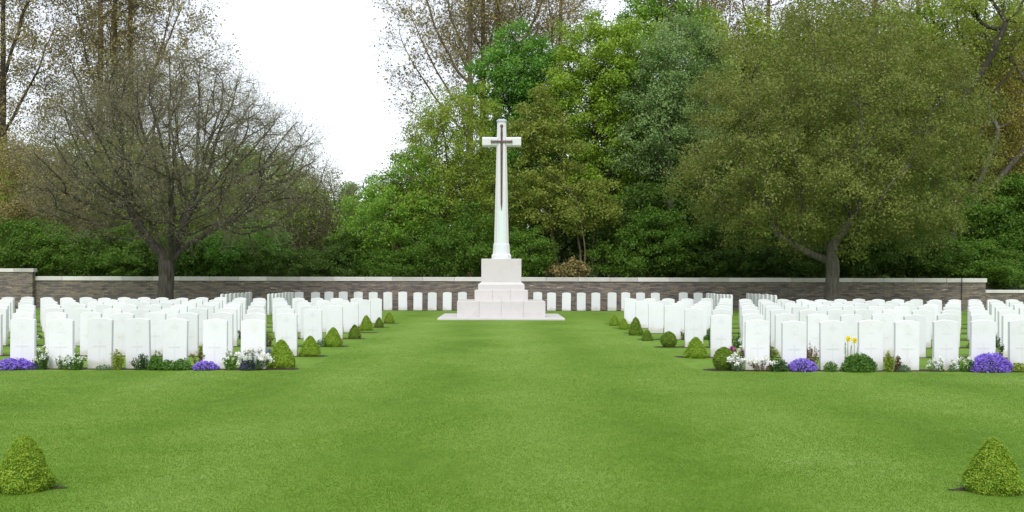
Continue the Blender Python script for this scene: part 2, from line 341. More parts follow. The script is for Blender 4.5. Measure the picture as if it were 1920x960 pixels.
def leafy_tree(name, label, px, d, epx, leafm, barkm, seed, nleaf=40000, leaf=0.12, dm=1.0, fork=2.0, rbase=0.25, lean=(0, 0), group='trees behind the wall',
               cat='tree', up=0.12, spread=0.85, aspect=0.6, shell=0.45, zsq=0.6, stems=1, p=2.0, limbs=()):
    r = np.random.default_rng(seed); E = ells_from_px(epx, px, d)
    C = poisson(sample_env(E, 6000, r, shell), dm); C = C[C[:, 2] > 0.25]
    cen = np.mean([e[:3] for e in E], 0)
    root = thing(name, label, cat, (X(px, d), d, 0), group)
    P0, par0 = trunk_nodes(fork, lean, 0.35, r)
    if stems > 1:
        for k in range(stems - 1):
            a = 2 * math.pi * k / (stems - 1) + r.uniform(0, 1); P0.append(np.array([0.12 * math.cos(a), 0.12 * math.sin(a), 0.15])); par0.append(0); b = len(P0) - 1
            for i in range(int(fork / 0.35)): P0.append(P0[b] + np.array([math.cos(a) * 0.16, math.sin(a) * 0.16, 0.33]) + r.normal(0, 0.04, 3)); par0.append(b); b = len(P0) - 1
    for a, ln, el, b in limbs:
        dv = np.array([math.cos(a) * math.cos(el), math.sin(a) * math.cos(el), math.sin(el)])
        for i in range(int(ln / 0.35)):
            P0.append(P0[b] + unit(dv + r.normal(0, 0.1, 3)) * 0.35); par0.append(b); b = len(P0) - 1; dv = unit(dv + np.array([0, 0, 0.07]))
    ex = sample_env(E, len(C), r, 1.5); ex = ex[ex[:, 2] > fork * 0.8]
    P, par = colonize(np.concatenate([C, ex]), P0, par0, 0.38, 0.5, 90, r, up, 0.2)
    rad, cnt = radii(P, par, rbase, 0.010, p)
    V, Q = tubes(P, par, rad, cnt, flare=0.35); obj('trunk', mesh('trunk', V, Q, barkm, True), root)
    # foliage pads: sub-clumps round each clump, fuller on the upper side
    m = 7; RC = dm * spread * r.uniform(0.6, 1.25, len(C)); sub = unit(r.normal(size=(len(C), m, 3))) * (r.uniform(0.1, 1, (len(C), m, 1)) ** 0.5) * RC[:, None, None]
    sub[..., 2] = sub[..., 2] * zsq + 0.12 * RC[:, None]; S = (C[:, None] + sub).reshape(-1, 3); SR = np.repeat(RC, m)
    wgt = SR ** 2 * r.uniform(0.3, 1.7, len(S)); k = r.choice(len(S), nleaf, p=wgt / wgt.sum())
    LP = S[k] + r.normal(size=(nleaf, 3)) * (SR[k] * 0.27)[:, None] * np.array([1, 1, 0.75]); ok = LP[:, 2] > 0.03; LP = LP[ok]
    bias = unit(LP - cen) + np.array([0, 0, 0.7]); V, Q = leaf_quads(LP, leaf, r, aspect, bias, 0.7)
    obj('crown', mesh('crown', V, Q, leafm), root)
    return root
def twig_tree(name, label, px, d, epx, barkm, twigm, budm, seed, natt=2500, fork=1.9, rbase=0.3, lean=(0, 0), nb=6, tl=0.7, bud=0.06, nbud=20000, step=0.3, dk=0.42, up=0.15, trad=0.006,
              group='trees behind the wall', shell=0.9, rmin=0.012, p=2.4, wob=0.18, budspread=0.12, extra=None, zmin=None, clump=1.0):
    """a tree whose branching shows: skeleton, fine twigs and small sparse leaves"""
    r = np.random.default_rng(seed); E = ells_from_px(epx, px, d)
    A = sample_env(E, natt, r, shell); A = A[A[:, 2] > (fork * 0.75 if zmin is None else zmin)]
    root = thing(name, label, 'tree', (X(px, d), d, 0), group)
    P0, par0 = trunk_nodes(fork, lean, 0.4, r)
    if extra: 
        for ang, ln, el in extra:
            b = len(P0) - 1 if not hasattr(ang, '__len__') else ang[1]; a = ang if not hasattr(ang, '__len__') else ang[0]; b = min(b, int(fork / 0.4))
            dv = np.array([math.cos(a) * math.cos(el), math.sin(a) * math.cos(el), math.sin(el)])
            for i in range(int(ln / 0.4)):
                P0.append(P0[b] + unit(dv + r.normal(0, 0.12, 3)) * 0.4); par0.append(b); b = len(P0) - 1; dv = unit(dv + np.array([0, 0, 0.04]))
    P, par = colonize(A, P0, par0, step, dk, 140, r, up, wob)
    rad, cnt = radii(P, par, rbase, rmin, p)
    V, Q = tubes(P, par, rad, cnt, flare=0.3); obj('trunk', mesh('trunk', V, Q, barkm, True), root)
    tips = np.where(cnt <= 5)[0]; tips = tips[tips > len(P0)]
    if nb:
        o = np.repeat(P[tips], nb, 0); dirn = np.repeat(unit(P[tips] - P[par[tips]]), nb, 0); n = len(o)
        dv = unit(dirn + r.normal(0, 0.75, (n, 3)) + [0, 0, 0.15]); ln = tl * r.uniform(0.4, 1.2, n)[:, None]
        mid = o + dv * ln * 0.5 + r.normal(0, 0.04, (n, 3)); end = mid + unit(dv + r.normal(0, 0.35, (n, 3))) * ln * 0.5
        def ribs(a, b, wa, wb):
            t = unit(b - a); s1 = unit(np.cross(t, r.normal(size=t.shape))); s2 = np.cross(t, s1); q = []
            for j in range(3):
                an = 2 * math.pi * j / 3; q.append(a + (s1 * math.cos(an) + s2 * math.sin(an)) * wa)
            for j in range(3):
                an = 2 * math.pi * j / 3; q.append(b + (s1 * math.cos(an) + s2 * math.sin(an)) * wb)
            V = np.stack(q, 1).reshape(-1, 3); k = np.arange(len(a))[:, None] * 6
            return V, np.concatenate([k + np.array([[j, (j + 1) % 3, 3 + (j + 1) % 3, 3 + j]]) for j in range(3)])
        e2 = mid + unit(dv + r.normal(0, 0.9, (n, 3))) * ln * 0.45
        parts = [ribs(o, mid, trad, trad * 0.8), ribs(mid, end, trad * 0.8, trad * 0.4), ribs(mid, e2, trad * 0.7, trad * 0.4)]
        VV = np.concatenate([q[0] for q in parts]); k0 = 0; QQ = []
        for q in parts: QQ.append(q[1] + k0); k0 += len(q[0])
        obj('twigs', mesh('twigs', VV, np.concatenate(QQ), twigm), root)
        src = np.concatenate([mid, end, e2])
    else: src = P[tips]
    src = src[r.choice(len(src), max(20, int(len(src) * clump)), replace=False)]
    LP = src[r.integers(0, len(src), nbud)] + r.normal(0, budspread, (nbud, 3)); V, Q = leaf_quads(LP, bud, r, 0.6)
    obj('crown', mesh('crown', V, Q, budm), root)
    return root

def recolor(root, mat):
    for c in root.children:
        if c.name.startswith('crown'): c.material_slots[0].link = 'OBJECT'; c.material_slots[0].material = mat
    return root
LM = dict(
    olive=leaf_mat('olive_bronze_leaves', [(0.044, 0.066, 0.011), (0.080, 0.102, 0.019), (0.110, 0.124, 0.03), (0.15, 0.145, 0.045)]),
    bronze=leaf_mat('bronze_leaves', [(0.10, 0.092, 0.034), (0.15, 0.132, 0.05), (0.185, 0.15, 0.06), (0.16, 0.17, 0.07)]),
    bud=leaf_mat('brown_buds', [(0.085, 0.082, 0.04), (0.13, 0.135, 0.062), (0.145, 0.17, 0.07)], 0.25),
    yellowgreen=leaf_mat('yellow_green_leaves', [(0.062, 0.11, 0.010), (0.105, 0.175, 0.016), (0.15, 0.222, 0.024), (0.20, 0.24, 0.036)]),
    willow=leaf_mat('willow_leaves', [(0.07, 0.115, 0.012), (0.115, 0.165, 0.02), (0.155, 0.195, 0.028), (0.15, 0.145, 0.03)]),
    emerald=leaf_mat('emerald_leaves', [(0.038, 0.095, 0.012), (0.07, 0.16, 0.022), (0.115, 0.215, 0.036)]),
    light=leaf_mat('fresh_green_leaves', [(0.07, 0.14, 0.014), (0.11, 0.20, 0.022), (0.15, 0.25, 0.04)]),
    bronzegreen=leaf_mat('bronze_green_leaves', [(0.06, 0.09, 0.013), (0.10, 0.135, 0.022), (0.135, 0.15, 0.028), (0.13, 0.175, 0.036)]),
    grey=leaf_mat('silvery_leaves', [(0.06, 0.11, 0.026), (0.11, 0.17, 0.055), (0.18, 0.24, 0.10)]),
    green=leaf_mat('mid_green_leaves', [(0.03, 0.065, 0.006), (0.055, 0.11, 0.012), (0.09, 0.16, 0.022)]),
    dark=leaf_mat('dark_green_leaves', [(0.026, 0.052, 0.008), (0.045, 0.082, 0.013), (0.062, 0.112, 0.018)]),
    pale=leaf_mat('pale_green_leaves', [(0.08, 0.15, 0.035), (0.12, 0.21, 0.05), (0.15, 0.24, 0.06)]),
    orange=leaf_mat('orange_brown_leaves', [(0.08, 0.10, 0.015), (0.13, 0.13, 0.022), (0.18, 0.135, 0.03), (0.11, 0.15, 0.025)]),
)
INSIDE = 'trees standing inside the cemetery'
twig_tree('bare_tree', 'broad low-forking bare tree with grey trunk before the wall, among the left headstones', 312, 40.5,
    [(330, 300, 285, 150), (315, 212, 205, 118), (415, 340, 205, 140), (205, 330, 165, 140), (460, 400, 120, 75), (140, 390, 100, 70)], M['bark_limb'], M['twig'], LM['bud'], 11,
    natt=3000, fork=2.0, rbase=0.31, nb=7, tl=0.8, nbud=40000, bud=0.06, up=0.08, trad=0.0055, group=INSIDE, p=2.2, rmin=0.008, shell=0.55, zmin=2.6,
    extra=[(2.9, 3.0, 0.8), (0.25, 2.4, 0.55), (-1.2, 2.0, 0.9), (1.6, 2.2, 1.0), (3.4, 1.8, 1.2), (0.6, 2.8, 1.15)])
leafy_tree('olive_tree', 'broad round-crowned tree with brownish olive young leaves, before the wall on the right', 1560, 41.5,
    [(1555, 345, 293, 125), (1560, 245, 272, 210), (1575, 130, 215, 115), (1440, 330, 160, 120), (1690, 330, 150, 130)], LM['olive'], M['bark_grey'], 5,
    nleaf=170000, leaf=0.095, dm=1.0, fork=3.2, rbase=0.28, group=INSIDE, spread=0.76, zsq=0.8, shell=0.6, p=1.7, limbs=[(3.05, 2.8, 0.3, 6), (0.2, 1.8, 0.85, 8)])
W = 'trees behind the wall'
# --- left side
twig_tree('tall_poplar', 'tall bronze-leaved poplar with dark trunk at the left edge of the photo', 5, 58, [(30, 60, 110, 240), (30, -120, 100, 150), (15, 240, 80, 110), (70, 130, 70, 120)], M['bark_dark'], M['twig'], LM['bronze'], 21,
    natt=900, fork=22, zmin=6, rbase=0.24, p=1.75, nb=5, tl=0.9, nbud=19000, bud=0.14, up=0.5, step=0.45, dk=0.6, trad=0.008, wob=0.12, budspread=0.27, clump=0.12, extra=[((0.3, 16), 5, 0.9), ((0.1, 24), 6, 1.0), ((0.2, 32), 7, 1.1)])
pl = twig_tree('tall_poplar', 'tall straight poplar, left stem of three behind the bare tree', 188, 60, [(170, 90, 100, 230), (190, -120, 100, 150), (150, 250, 90, 110)], M['bark_brown'], M['twig'], LM['bronze'], 22,
    natt=800, fork=22, zmin=7, rbase=0.24, p=1.75, nb=5, tl=0.9, nbud=15000, bud=0.14, up=0.55, step=0.45, dk=0.6, trad=0.008, wob=0.1, budspread=0.27, clump=0.12, extra=[((3.0, 22), 6, 1.15), ((0.2, 26), 6, 1.2), ((2.9, 30), 6, 1.2)])
twig_tree('tall_poplar', 'tall poplar with bronze haze, right of three behind the bare tree', 244, 61, [(290, 60, 120, 180), (270, -120, 110, 150), (330, 140, 110, 120), (250, 200, 90, 110)], M['bark_brown'], M['twig'], LM['bronze'], 23,
    natt=1000, fork=22, zmin=7, rbase=0.26, p=1.75, nb=5, tl=0.9, nbud=19000, bud=0.14, up=0.45, step=0.45, dk=0.6, trad=0.008, wob=0.12, budspread=0.27, clump=0.12, extra=[((0.4, 22), 6, 0.9), ((0.2, 26), 7, 1.1), ((2.9, 30), 6, 1.2), ((0.6, 30), 7, 0.9)])
copy_thing(pl, (X(214, 63), 63, 0), 2.1, (1, 1, 1.03), 'tall poplar, middle stem of three behind the bare tree', W)
leafy_tree('brown_tree', 'small rusty brown tree behind the wall at the left edge', 40, 52, [(40, 360, 90, 100), (110, 390, 70, 70)], LM['bronze'], M['bark_brown'], 24, nleaf=22000, leaf=0.11, fork=1.8, rbase=0.14)
leafy_tree('brown_tree', 'small olive-brown tree behind the wall left of the bare tree', 190, 54, [(190, 370, 90, 100), (250, 330, 70, 80)], LM['bronzegreen'], M['bark_brown'], 25, nleaf=20000, leaf=0.11, fork=1.8, rbase=0.14)
leafy_tree('light_green_tree', 'fresh yellow-green tree seen through the bare tree', 480, 53, [(500, 390, 95, 85), (420, 410, 80, 80), (470, 330, 60, 50)], LM['yellowgreen'], M['bark_brown'], 26, nleaf=34000, leaf=0.11, fork=1.6, rbase=0.14)
leafy_tree('light_green_tree', 'green tree behind the left fork of the bare tree', 330, 56, [(330, 400, 90, 90), (300, 340, 60, 60)], LM['willow'], M['bark_brown'], 27, nleaf=20000, leaf=0.12, fork=1.8, rbase=0.14)
twig_tree('bare_shrub', 'grey-brown twiggy bare bush left of the sky gap', 610, 53, [(605, 410, 60, 95), (640, 400, 40, 75), (560, 410, 70, 85)], M['bark_brown'], M['twig'], LM['bud'], 28,
    natt=1100, fork=0.8, rbase=0.10, nb=8, tl=0.6, nbud=20000, bud=0.07, up=0.2, trad=0.007, extra=[(0.4, 1.2, 1.0), (2.5, 1.2, 1.0)])
rt = leafy_tree('olive_brown_tree', 'loose olive-brown tree closing the view left of the bare tree crown', 120, 57, [(110, 350, 85, 90), (160, 400, 80, 80), (60, 400, 70, 80)], LM['bronzegreen'], M['bark_brown'], 29, nleaf=26000, leaf=0.12, fork=2, rbase=0.15)
for px, d, rz, sc, m_, lb in [(270, 60, 1.3, 1.05, 'yellowgreen', 'loose green tree behind the middle of the bare tree crown'), (400, 61, 2.9, 1.0, 'light', 'loose fresh green tree behind the right half of the bare tree crown'), (545, 58, 4.4, 0.82, 'bronzegreen', 'olive tree behind the right edge of the bare tree crown'), (10, 57, 5.2, 0.95, 'willow', 'loose green tree below the leftmost poplar')]:
    recolor(copy_thing(rt, (X(px, d), d, 0), rz, (sc, sc, sc), lb, 'trees behind the wall'), LM[m_])
# --- middle
leafy_tree('pale_tree', 'distant pale green tree at the foot of the sky gap', 690, 66, [(690, 400, 50, 66), (650, 430, 50, 60), (730, 430, 50, 60)], LM['pale'], M['bark_brown'], 31, nleaf=20000, leaf=0.14, fork=2.0, rbase=0.15)
leafy_tree('willow_tree', 'tall yellow-green willow just left of the stone cross', 860, 51, [(850, 300, 95, 125), (880, 250, 50, 75), (800, 380, 90, 100), (900, 410, 75, 90)], LM['willow'], M['bark_brown'], 32, nleaf=52000, leaf=0.11, dm=0.8, fork=1.8, rbase=0.2, up=0.35, zsq=1.1)
leafy_tree('willow_tree', 'lower green willow sloping down to the sky gap', 745, 50, [(745, 420, 85, 85), (700, 440, 60, 70), (770, 350, 55, 60)], LM['light'], M['bark_brown'], 33, nleaf=34000, leaf=0.11, dm=0.8, fork=1.2, rbase=0.15, up=0.3, zsq=1.0)
leafy_tree('dark_bush', 'dark green bush behind the wall left of the cross base', 840, 48.5, [(840, 470, 90, 55), (890, 450, 55, 60)], LM['green'], M['bark_brown'], 34, nleaf=22000, leaf=0.10, dm=0.6, fork=0.6, rbase=0.08, cat='bush')
leafy_tree('emerald_tree', 'deep emerald maple rising above the left arm of the cross', 960, 58, [(970, 140, 75, 85), (930, 210, 55, 70), (1010, 190, 60, 90), (970, 320, 70, 110)], LM['emerald'], M['bark_dark'], 35, nleaf=42000, leaf=0.16, dm=1.0, fork=5, rbase=0.24, zsq=0.5)
leafy_tree('bronze_green_tree', 'small multi-stemmed tree with bronze-green leaves right of the cross', 1086, 48.5, [(1005, 260, 52, 85), (1010, 350, 62, 70), (1080, 390, 72, 50), (1040, 310, 50, 70)], LM['bronzegreen'], M['bark_brown'], 36, nleaf=26000, leaf=0.13, dm=0.75, fork=2.0, rbase=0.11, stems=4, zsq=0.5, lean=(-0.03, 0))
leafy_tree('yellow_green_tree', 'bright yellow-green maple with layered foliage right of the cross', 1130, 55, [(1130, 120, 90, 95), (1085, 210, 65, 90), (1140, 250, 80, 90), (1120, 350, 95, 70), (1190, 400, 70, 60)], LM['yellowgreen'], M['bark_dark'], 37, nleaf=60000, leaf=0.15, dm=1.05, fork=3.5, rbase=0.26, zsq=0.42)
leafy_tree('silver_tree', 'grey-green silvery poplar between the yellow-green maple and the round olive tree', 1255, 53, [(1250, 180, 80, 110), (1300, 130, 60, 90), (1230, 270, 70, 80), (1290, 260, 60, 90)], LM['grey'], M['bark_grey'], 38, nleaf=42000, leaf=0.13, dm=1.0, fork=3.5, rbase=0.22)
leafy_tree('fresh_green_tree', 'bright fresh green tree top at the upper edge above the silvery poplar', 1240, 66, [(1225, 30, 65, 75), (1260, 60, 60, 70), (1200, 160, 80, 120)], LM['light'], M['bark_dark'], 39, nleaf=34000, leaf=0.16, dm=1.1, fork=7, rbase=0.26)
pm = twig_tree('tall_poplar', 'tall sparse poplar with wide branches over the sky gap', 880, 66, [(830, 60, 130, 170), (790, 150, 70, 110), (880, -120, 130, 140), (770, 250, 40, 80)], M['bark_brown'], M['twig'], LM['bronze'], 41,
    natt=700, fork=22, zmin=8, rbase=0.24, p=1.75, nb=5, tl=0.9, nbud=8500, bud=0.17, up=0.3, step=0.5, dk=0.65, trad=0.008, wob=0.12, budspread=0.30, clump=0.14, extra=[((3.1, 26), 8, 0.75), ((2.9, 30), 8, 0.85), ((3.3, 35), 8, 0.9), ((0.3, 34), 5, 1.1)])
pn = twig_tree('tall_poplar', 'thick bronze-leaved poplar stem above the emerald maple', 932, 68, [(960, 30, 110, 120), (940, -120, 120, 150), (1040, 40, 90, 80)], M['bark_brown'], M['twig'], LM['bronze'], 42,
    natt=700, fork=22, zmin=10, rbase=0.30, p=1.75, nb=5, tl=0.9, nbud=11000, bud=0.17, up=0.4, step=0.5, dk=0.65, trad=0.008, wob=0.12, budspread=0.30, clump=0.14, extra=[((0.2, 34), 6, 0.9), ((2.9, 36), 6, 1.1), ((0.4, 38), 7, 0.9)])
copy_thing(pn, (X(905, 71), 71, 0), 2.4, (0.8, 0.8, 1.0), 'slender poplar stem between the two larger poplars by the sky gap', W)
for i, (px, d, rz, lb) in enumerate([(1050, 74, 1.1, 'sparse poplar top above the yellow-green maple'), (1320, 70, 4.0, 'poplar showing left of the top of the round olive tree'), (1440, 72, 0.6, 'poplar stem directly over the left shoulder of the round olive tree'),
                                     (1640, 70, 3.0, 'poplar stem over the crest of the round olive tree'), (1720, 73, 5.1, 'poplar stem over the right shoulder of the round olive tree')]):
    copy_thing(pn if i % 2 else pm, (X(px, d), d, 0), rz, (1, 1, 1), lb, W)
# --- right side
twig_tree('leaning_tree', 'orange-brown tree with pale bare limbs leaning right at the right edge', 1812, 51, [(1860, 230, 80, 110), (1900, 140, 70, 110), (1830, 130, 60, 70), (1900, 300, 60, 60)], M['bark_grey'], M['twig'], LM['orange'], 51,
    natt=700, fork=5.2, rbase=0.2, lean=(0.05, 0), nb=5, tl=0.7, nbud=22000, bud=0.12, up=0.1, step=0.4, dk=0.5, budspread=0.25, extra=[((-0.4, 12), 6, 0.8), ((-0.3, 9), 4, 0.25), ((-1.0, 13), 4, 1.1)])
twig_tree('leaning_tree', 'tree with heavy dark limbs slanting up at the upper right corner', 1785, 49.5, [(1850, 60, 60, 80), (1890, 20, 60, 80), (1820, -10, 60, 60)], M['bark_dark'], M['twig'], LM['willow'], 57,
    natt=160, fork=10.0, rbase=0.16, lean=(0.02, 0), nb=4, tl=0.7, nbud=7000, bud=0.12, up=0.1, step=0.4, dk=0.6, budspread=0.25, extra=[((0.0, 22), 4, 0.75), ((-0.3, 24), 5, 0.95), ((0.2, 18), 4, 0.6)])
big = leafy_tree('dark_tree', 'large dark tree filling the upper right corner', 1850, 62, [(1870, 90, 110, 130), (1800, 40, 90, 100), (1880, 260, 100, 120), (1790, 200, 90, 120)], LM['willow'], M['bark_dark'], 52, nleaf=50000, leaf=0.16, dm=1.2, fork=4, rbase=0.4)
gt = leafy_tree('green_tree', 'mid green tree low at the right edge behind the wall', 1885, 50, [(1885, 430, 70, 80), (1850, 440, 60, 70), (1920, 400, 60, 70)], LM['green'], M['bark_dark'], 53, nleaf=34000, leaf=0.12, dm=0.85, fork=1.2, rbase=0.14)
bk = leafy_tree('woodland_tree', 'dark woodland tree behind the bronze-green tree', 1010, 66, [(1010, 330, 110, 150), (1000, 240, 80, 90), (1020, 430, 110, 80)], LM['dark'], M['bark_dark'], 54, nleaf=40000, leaf=0.17, dm=1.2, fork=2.5, rbase=0.25)
for px, d, rz, sc, lb in [(1170, 64, 1.0, 1.0, 'dark woodland tree in the gap below the silvery poplar'), (1300, 63, 2.2, 1.1, 'dark woodland tree left of the round olive tree'), (1430, 66, 3.3, 1.25, 'dark woodland tree behind the left half of the round olive tree'),
                           (1580, 65, 4.2, 1.3, 'dark woodland tree behind the middle of the round olive tree'), (1720, 64, 5.0, 1.25, 'dark woodland tree behind the right half of the round olive tree'), (1900, 68, 0.5, 1.2, 'dark woodland tree behind the right edge trees'),
                           (870, 70, 2.9, 0.7, 'dark woodland tree behind the tall willow'), (60, 66, 3.6, 0.62, 'dark woodland tree behind the left edge'), (250, 68, 1.7, 0.60, 'dark woodland tree behind the poplar stems'), (430, 68, 4.6, 0.52, 'dark woodland tree behind the bare tree')]:
    copy_thing(bk, (X(px, d), d, 0), rz, (sc, sc, sc), lb, W)
for px, d, rz, sc, m_, lb in [(1400, 60, 0.4, 1.2, 'willow', 'tall loose green tree behind the left shoulder of the olive tree'), (1530, 61, 1.9, 1.27, 'bronzegreen', 'tall bronze-green tree behind the crest of the olive tree'), (1680, 60, 3.6, 1.22, 'willow', 'tall loose green tree behind the right shoulder of the olive tree'), (1285, 59, 5.0, 0.85, 'dark', 'shaded tree behind the trunk of the silvery poplar')]:
    recolor(copy_thing(bk, (X(px, d), d, 0), rz, (sc, sc, sc), lb, W), LM[m_])
# bushes along the back of the wall
UB = 'bushes along the back of the wall'
bush_a = leafy_tree('green_bush', 'green bush over the wall at the left edge', 45, 48.6, [(45, 470, 85, 55), (90, 480, 60, 40), (10, 460, 50, 50)], LM['green'], M['bark_dark'], 61, nleaf=22000, leaf=0.10, dm=0.55, fork=0.5, rbase=0.07, group=UB, cat='bush')
bush_b = leafy_tree('green_bush', 'deep green bush right of the bare tree trunk', 430, 48.6, [(430, 475, 90, 45), (480, 470, 60, 50), (390, 480, 50, 40)], LM['emerald'], M['bark_dark'], 62, nleaf=22000, leaf=0.10, dm=0.55, fork=0.5, rbase=0.07, group=UB, cat='bush')
bush_c = leafy_tree('green_bush', 'fresh green bush right of the small multi-stemmed tree', 1210, 48.4, [(1210, 480, 60, 45), (1160, 490, 50, 35), (1260, 470, 60, 50), (1230, 440, 45, 45)], LM['green'], M['bark_dark'], 63, nleaf=24000, leaf=0.11, dm=0.6, fork=0.5, rbase=0.07, group=UB, cat='bush', zsq=0.5)
for src, px, d, rz, sc, lb in [(bush_a, 150, 48.8, 1.0, 1.0, 'green bush beside the left edge bush'), (bush_c, 235, 49.0, 2.0, 0.95, 'green bush just left of the bare tree trunk'), (bush_a, 350, 49.2, 3.3, 1.1, 'green bush behind the bare tree trunk'),
                                (bush_b, 545, 48.8, 4.0, 0.95, 'dark bush below the twiggy bare bush'), (bush_c, 640, 48.9, 0.9, 0.8, 'low green bush at the foot of the sky gap'), (bush_a, 735, 48.5, 2.6, 0.8, 'low green bush under the sloping willow'),
                                (bush_b, 960, 49.0, 5.2, 1.0, 'green bush directly behind the cross plinth'), (bush_c, 1330, 48.6, 3.1, 1.0, 'green bush behind the wall left of the round olive tree'), (bush_c, 1255, 50.5, 2.4, 1.5, 'tall fresh green bush hiding the foot of the silvery poplar'), (bush_b, 1420, 49.0, 0.4, 1.1, 'dark bush behind the low left limb of the olive tree'),
                                (bush_a, 1500, 48.5, 1.9, 0.9, 'green bush just left of the olive tree trunk'), (bush_c, 1620, 48.6, 4.4, 1.0, 'green bush just right of the olive tree trunk'), (bush_b, 1700, 49.0, 2.5, 1.1, 'dark bush right of the olive tree trunk')  ,
                                (bush_a, 1780, 48.5, 5.5, 1.05, 'green bush by the step down in the wall'), (bush_c, 1870, 48.3, 1.2, 0.95, 'green bush above the low wall at the right edge')]:
    c = copy_thing(src, (X(px, d), d, 0), rz, (sc, sc, sc * random.uniform(0.75, 1.1)), lb, UB)
    if 'dark' not in lb: recolor(c, LM[random.choice(['green', 'green', 'willow', 'light', 'dark'])])
    else: recolor(c, LM['dark'])
leafy_tree('russet_shrub', 'low russet shrub at the foot of the small multi-stemmed tree', 1075, 47.4, [(1075, 508, 32, 16), (1045, 512, 22, 12)], LM['bronze'], M['bark_brown'], 64, nleaf=2500, leaf=0.12, dm=0.3, fork=0.4, rbase=0.04, group=UB, cat='shrub')
# far-off wood
r = np.random.default_rng(77); n = 90000
xx = r.uniform(-75, 75, n); hh = 6.5 + 1.6 * np.sin(xx * 0.31) + 1.2 * np.sin(xx * 0.83 + 1) + 0.8 * np.sin(xx * 1.9 + 2)
LP = np.stack([xx, 88 + r.uniform(0, 14, n), hh * r.uniform(0, 1, n) ** 0.7 * r.uniform(0.9, 1.06, n)], 1)
V, Q = leaf_quads(LP, 0.4, r, 0.7); tag(obj('distant_woodland', mesh('distant_woodland', V, Q, LM['dark'])), 'far-off dark wood closing the view behind the trees', 'woodland', None, 'stuff')

hx = np.linspace(-120, 120, 61); hy = [104, 112, 122, 140]; HV = [(x, y, [0, 4, 6, 6][i] + (0.6 * math.sin(x * 0.2) if i > 1 else 0)) for i, y in enumerate(hy) for x in hx]
o = obj('hillside', mesh('hillside', HV, np.array([[i * 61 + j, i * 61 + j + 1, (i + 1) * 61 + j + 1, (i + 1) * 61 + j] for i in range(3) for j in range(60)]), M['litter'], True)); o['kind'] = 'structure'
# ------------------------------------------------------------------ boundary walls
def coping(x0, x1, y0, y1, z0, z1):
    b = MB(); x = x0
    while x < x1 - 0.01:
        L = min(random.uniform(1.2, 1.5), x1 - x); b.box(x + 0.004, x + L - 0.004, y0 + random.uniform(-0.004, 0.004), y1, z0, z1 + random.uniform(-0.004, 0.004), 0.012); x += L
    return b
def cop_mat():
    m, t, o, N, L = nodemat('coping_slabs'); g = N('NewGeometry'); tc = N('TexCoord'); nz = N('TexNoise'); nz.inputs['Scale'].default_value = 2.5; nz.inputs['Detail'].default_value = 5; L(tc.outputs['Object'], nz.inputs['Vector'])
    a = N('Math', operation='MULTIPLY_ADD'); a.inputs[1].default_value = 0.6; L(g.outputs['Random Per Island'], a.inputs[0]); b = N('Math', operation='MULTIPLY'); b.inputs[1].default_value = 0.45; L(nz.outputs['Fac'], b.inputs[0]); L(b.outputs[0], a.inputs[2])
    r_ = N('ValToRGB'); ramp(r_, [(0.1, (0.36, 0.36, 0.32)), (0.45, (0.54, 0.53, 0.50)), (0.8, (0.70, 0.69, 0.66))]); L(a.outputs[0], r_.inputs[0])
    p = N('BsdfPrincipled'); p.inputs['Roughness'].default_value = 0.85; L(r_.outputs[0], p.inputs['Base Color']); L(p.outputs[0], o.inputs[0]); return m
CM = cop_mat()
def wall(label, x0, x1, y0, y1, zt, ct, ends=(0, 0)):
    t = thing('boundary_wall', label, 'wall', ((x0 + x1) / 2, (y0 + y1) / 2, 0), 'boundary walls'); cx, cy = t.location[0], t.location[1]
    b = MB(); b.box(x0 - cx, x1 - cx, y0 - cy, y1 - cy, -0.3, zt - ct); obj('masonry', b.build('masonry', M['wall']), t)
    c = coping(x0 - cx - ends[0], x1 - cx + ends[1], y0 - cy - 0.04, y1 - cy + 0.04, zt - ct, zt); obj('coping', c.build('coping', CM), t); return t
wx0, wx1 = X(63, 45.3), X(1802, 45.3)
mw = wall('long low slate wall with pale coping running behind the cross', wx0, wx1, 45.3, 45.75, 1.45, 0.18)
wall('taller end of slate wall with pale coping at the left edge', -32, X(61, 45.0) - 0.004, 45.0, 45.29, 1.79, 0.15, (0, 0.07))
px0 = wx1 + 0.012; px1 = X(1848, 45.22)
b = MB(); b.box(px0 - mw.location[0], px1 - mw.location[0], -0.31, 0.31, -0.3, 1.27); obj('pier', b.build('pier', M['wall']), mw)
b = MB(); b.box(px0 - mw.location[0], px1 - mw.location[0] + 0.05, -0.35, 0.35, 1.27, 1.45, 0.012); obj('pier_coping', b.build('pier_coping', CM), mw)
wall('lower slate wall with pale coping stepping down at the right edge', px1 + 0.06, 33, 45.4, 45.75, 0.93, 0.13)

# ------------------------------------------------------------------ stone cross
CY = 36.6; C0 = thing('stone_cross', 'tall white stone memorial cross with bronze sword on stepped base at lawn end', 'memorial cross', (0, CY, 0))
def sq(hx, z, hy=None): hy = hx if hy is None else hy; return [(-hx, -hy, z), (hx, -hy, z), (hx, hy, z), (-hx, hy, z)]
def part(name, mb, mat, parent=C0): return obj(name, mb.build(name, M[mat]), parent)
b = MB(); b.box(-2.17, 2.17, -2.17, 2.17, -0.1, 0.065, 0.012); part('paving_slab', b, 'cross')
def blocks(h, z0, z1, n, bev):
    """a step of n dressed blocks per side with hairline joints"""
    b = MB(); xs = np.linspace(-h, h, n + 1)
    for i in range(n): b.box(xs[i] + (0.0015 if i else 0), xs[i + 1] - (0.0015 if i < n - 1 else 0), -h, h, z0, z1, bev)
    return b
part('lower_step', blocks(1.53, 0.065, 0.62, 4, 0.01), 'cross'); part('middle_step', blocks(0.94, 0.62, 1.0, 3, 0.01), 'cross')
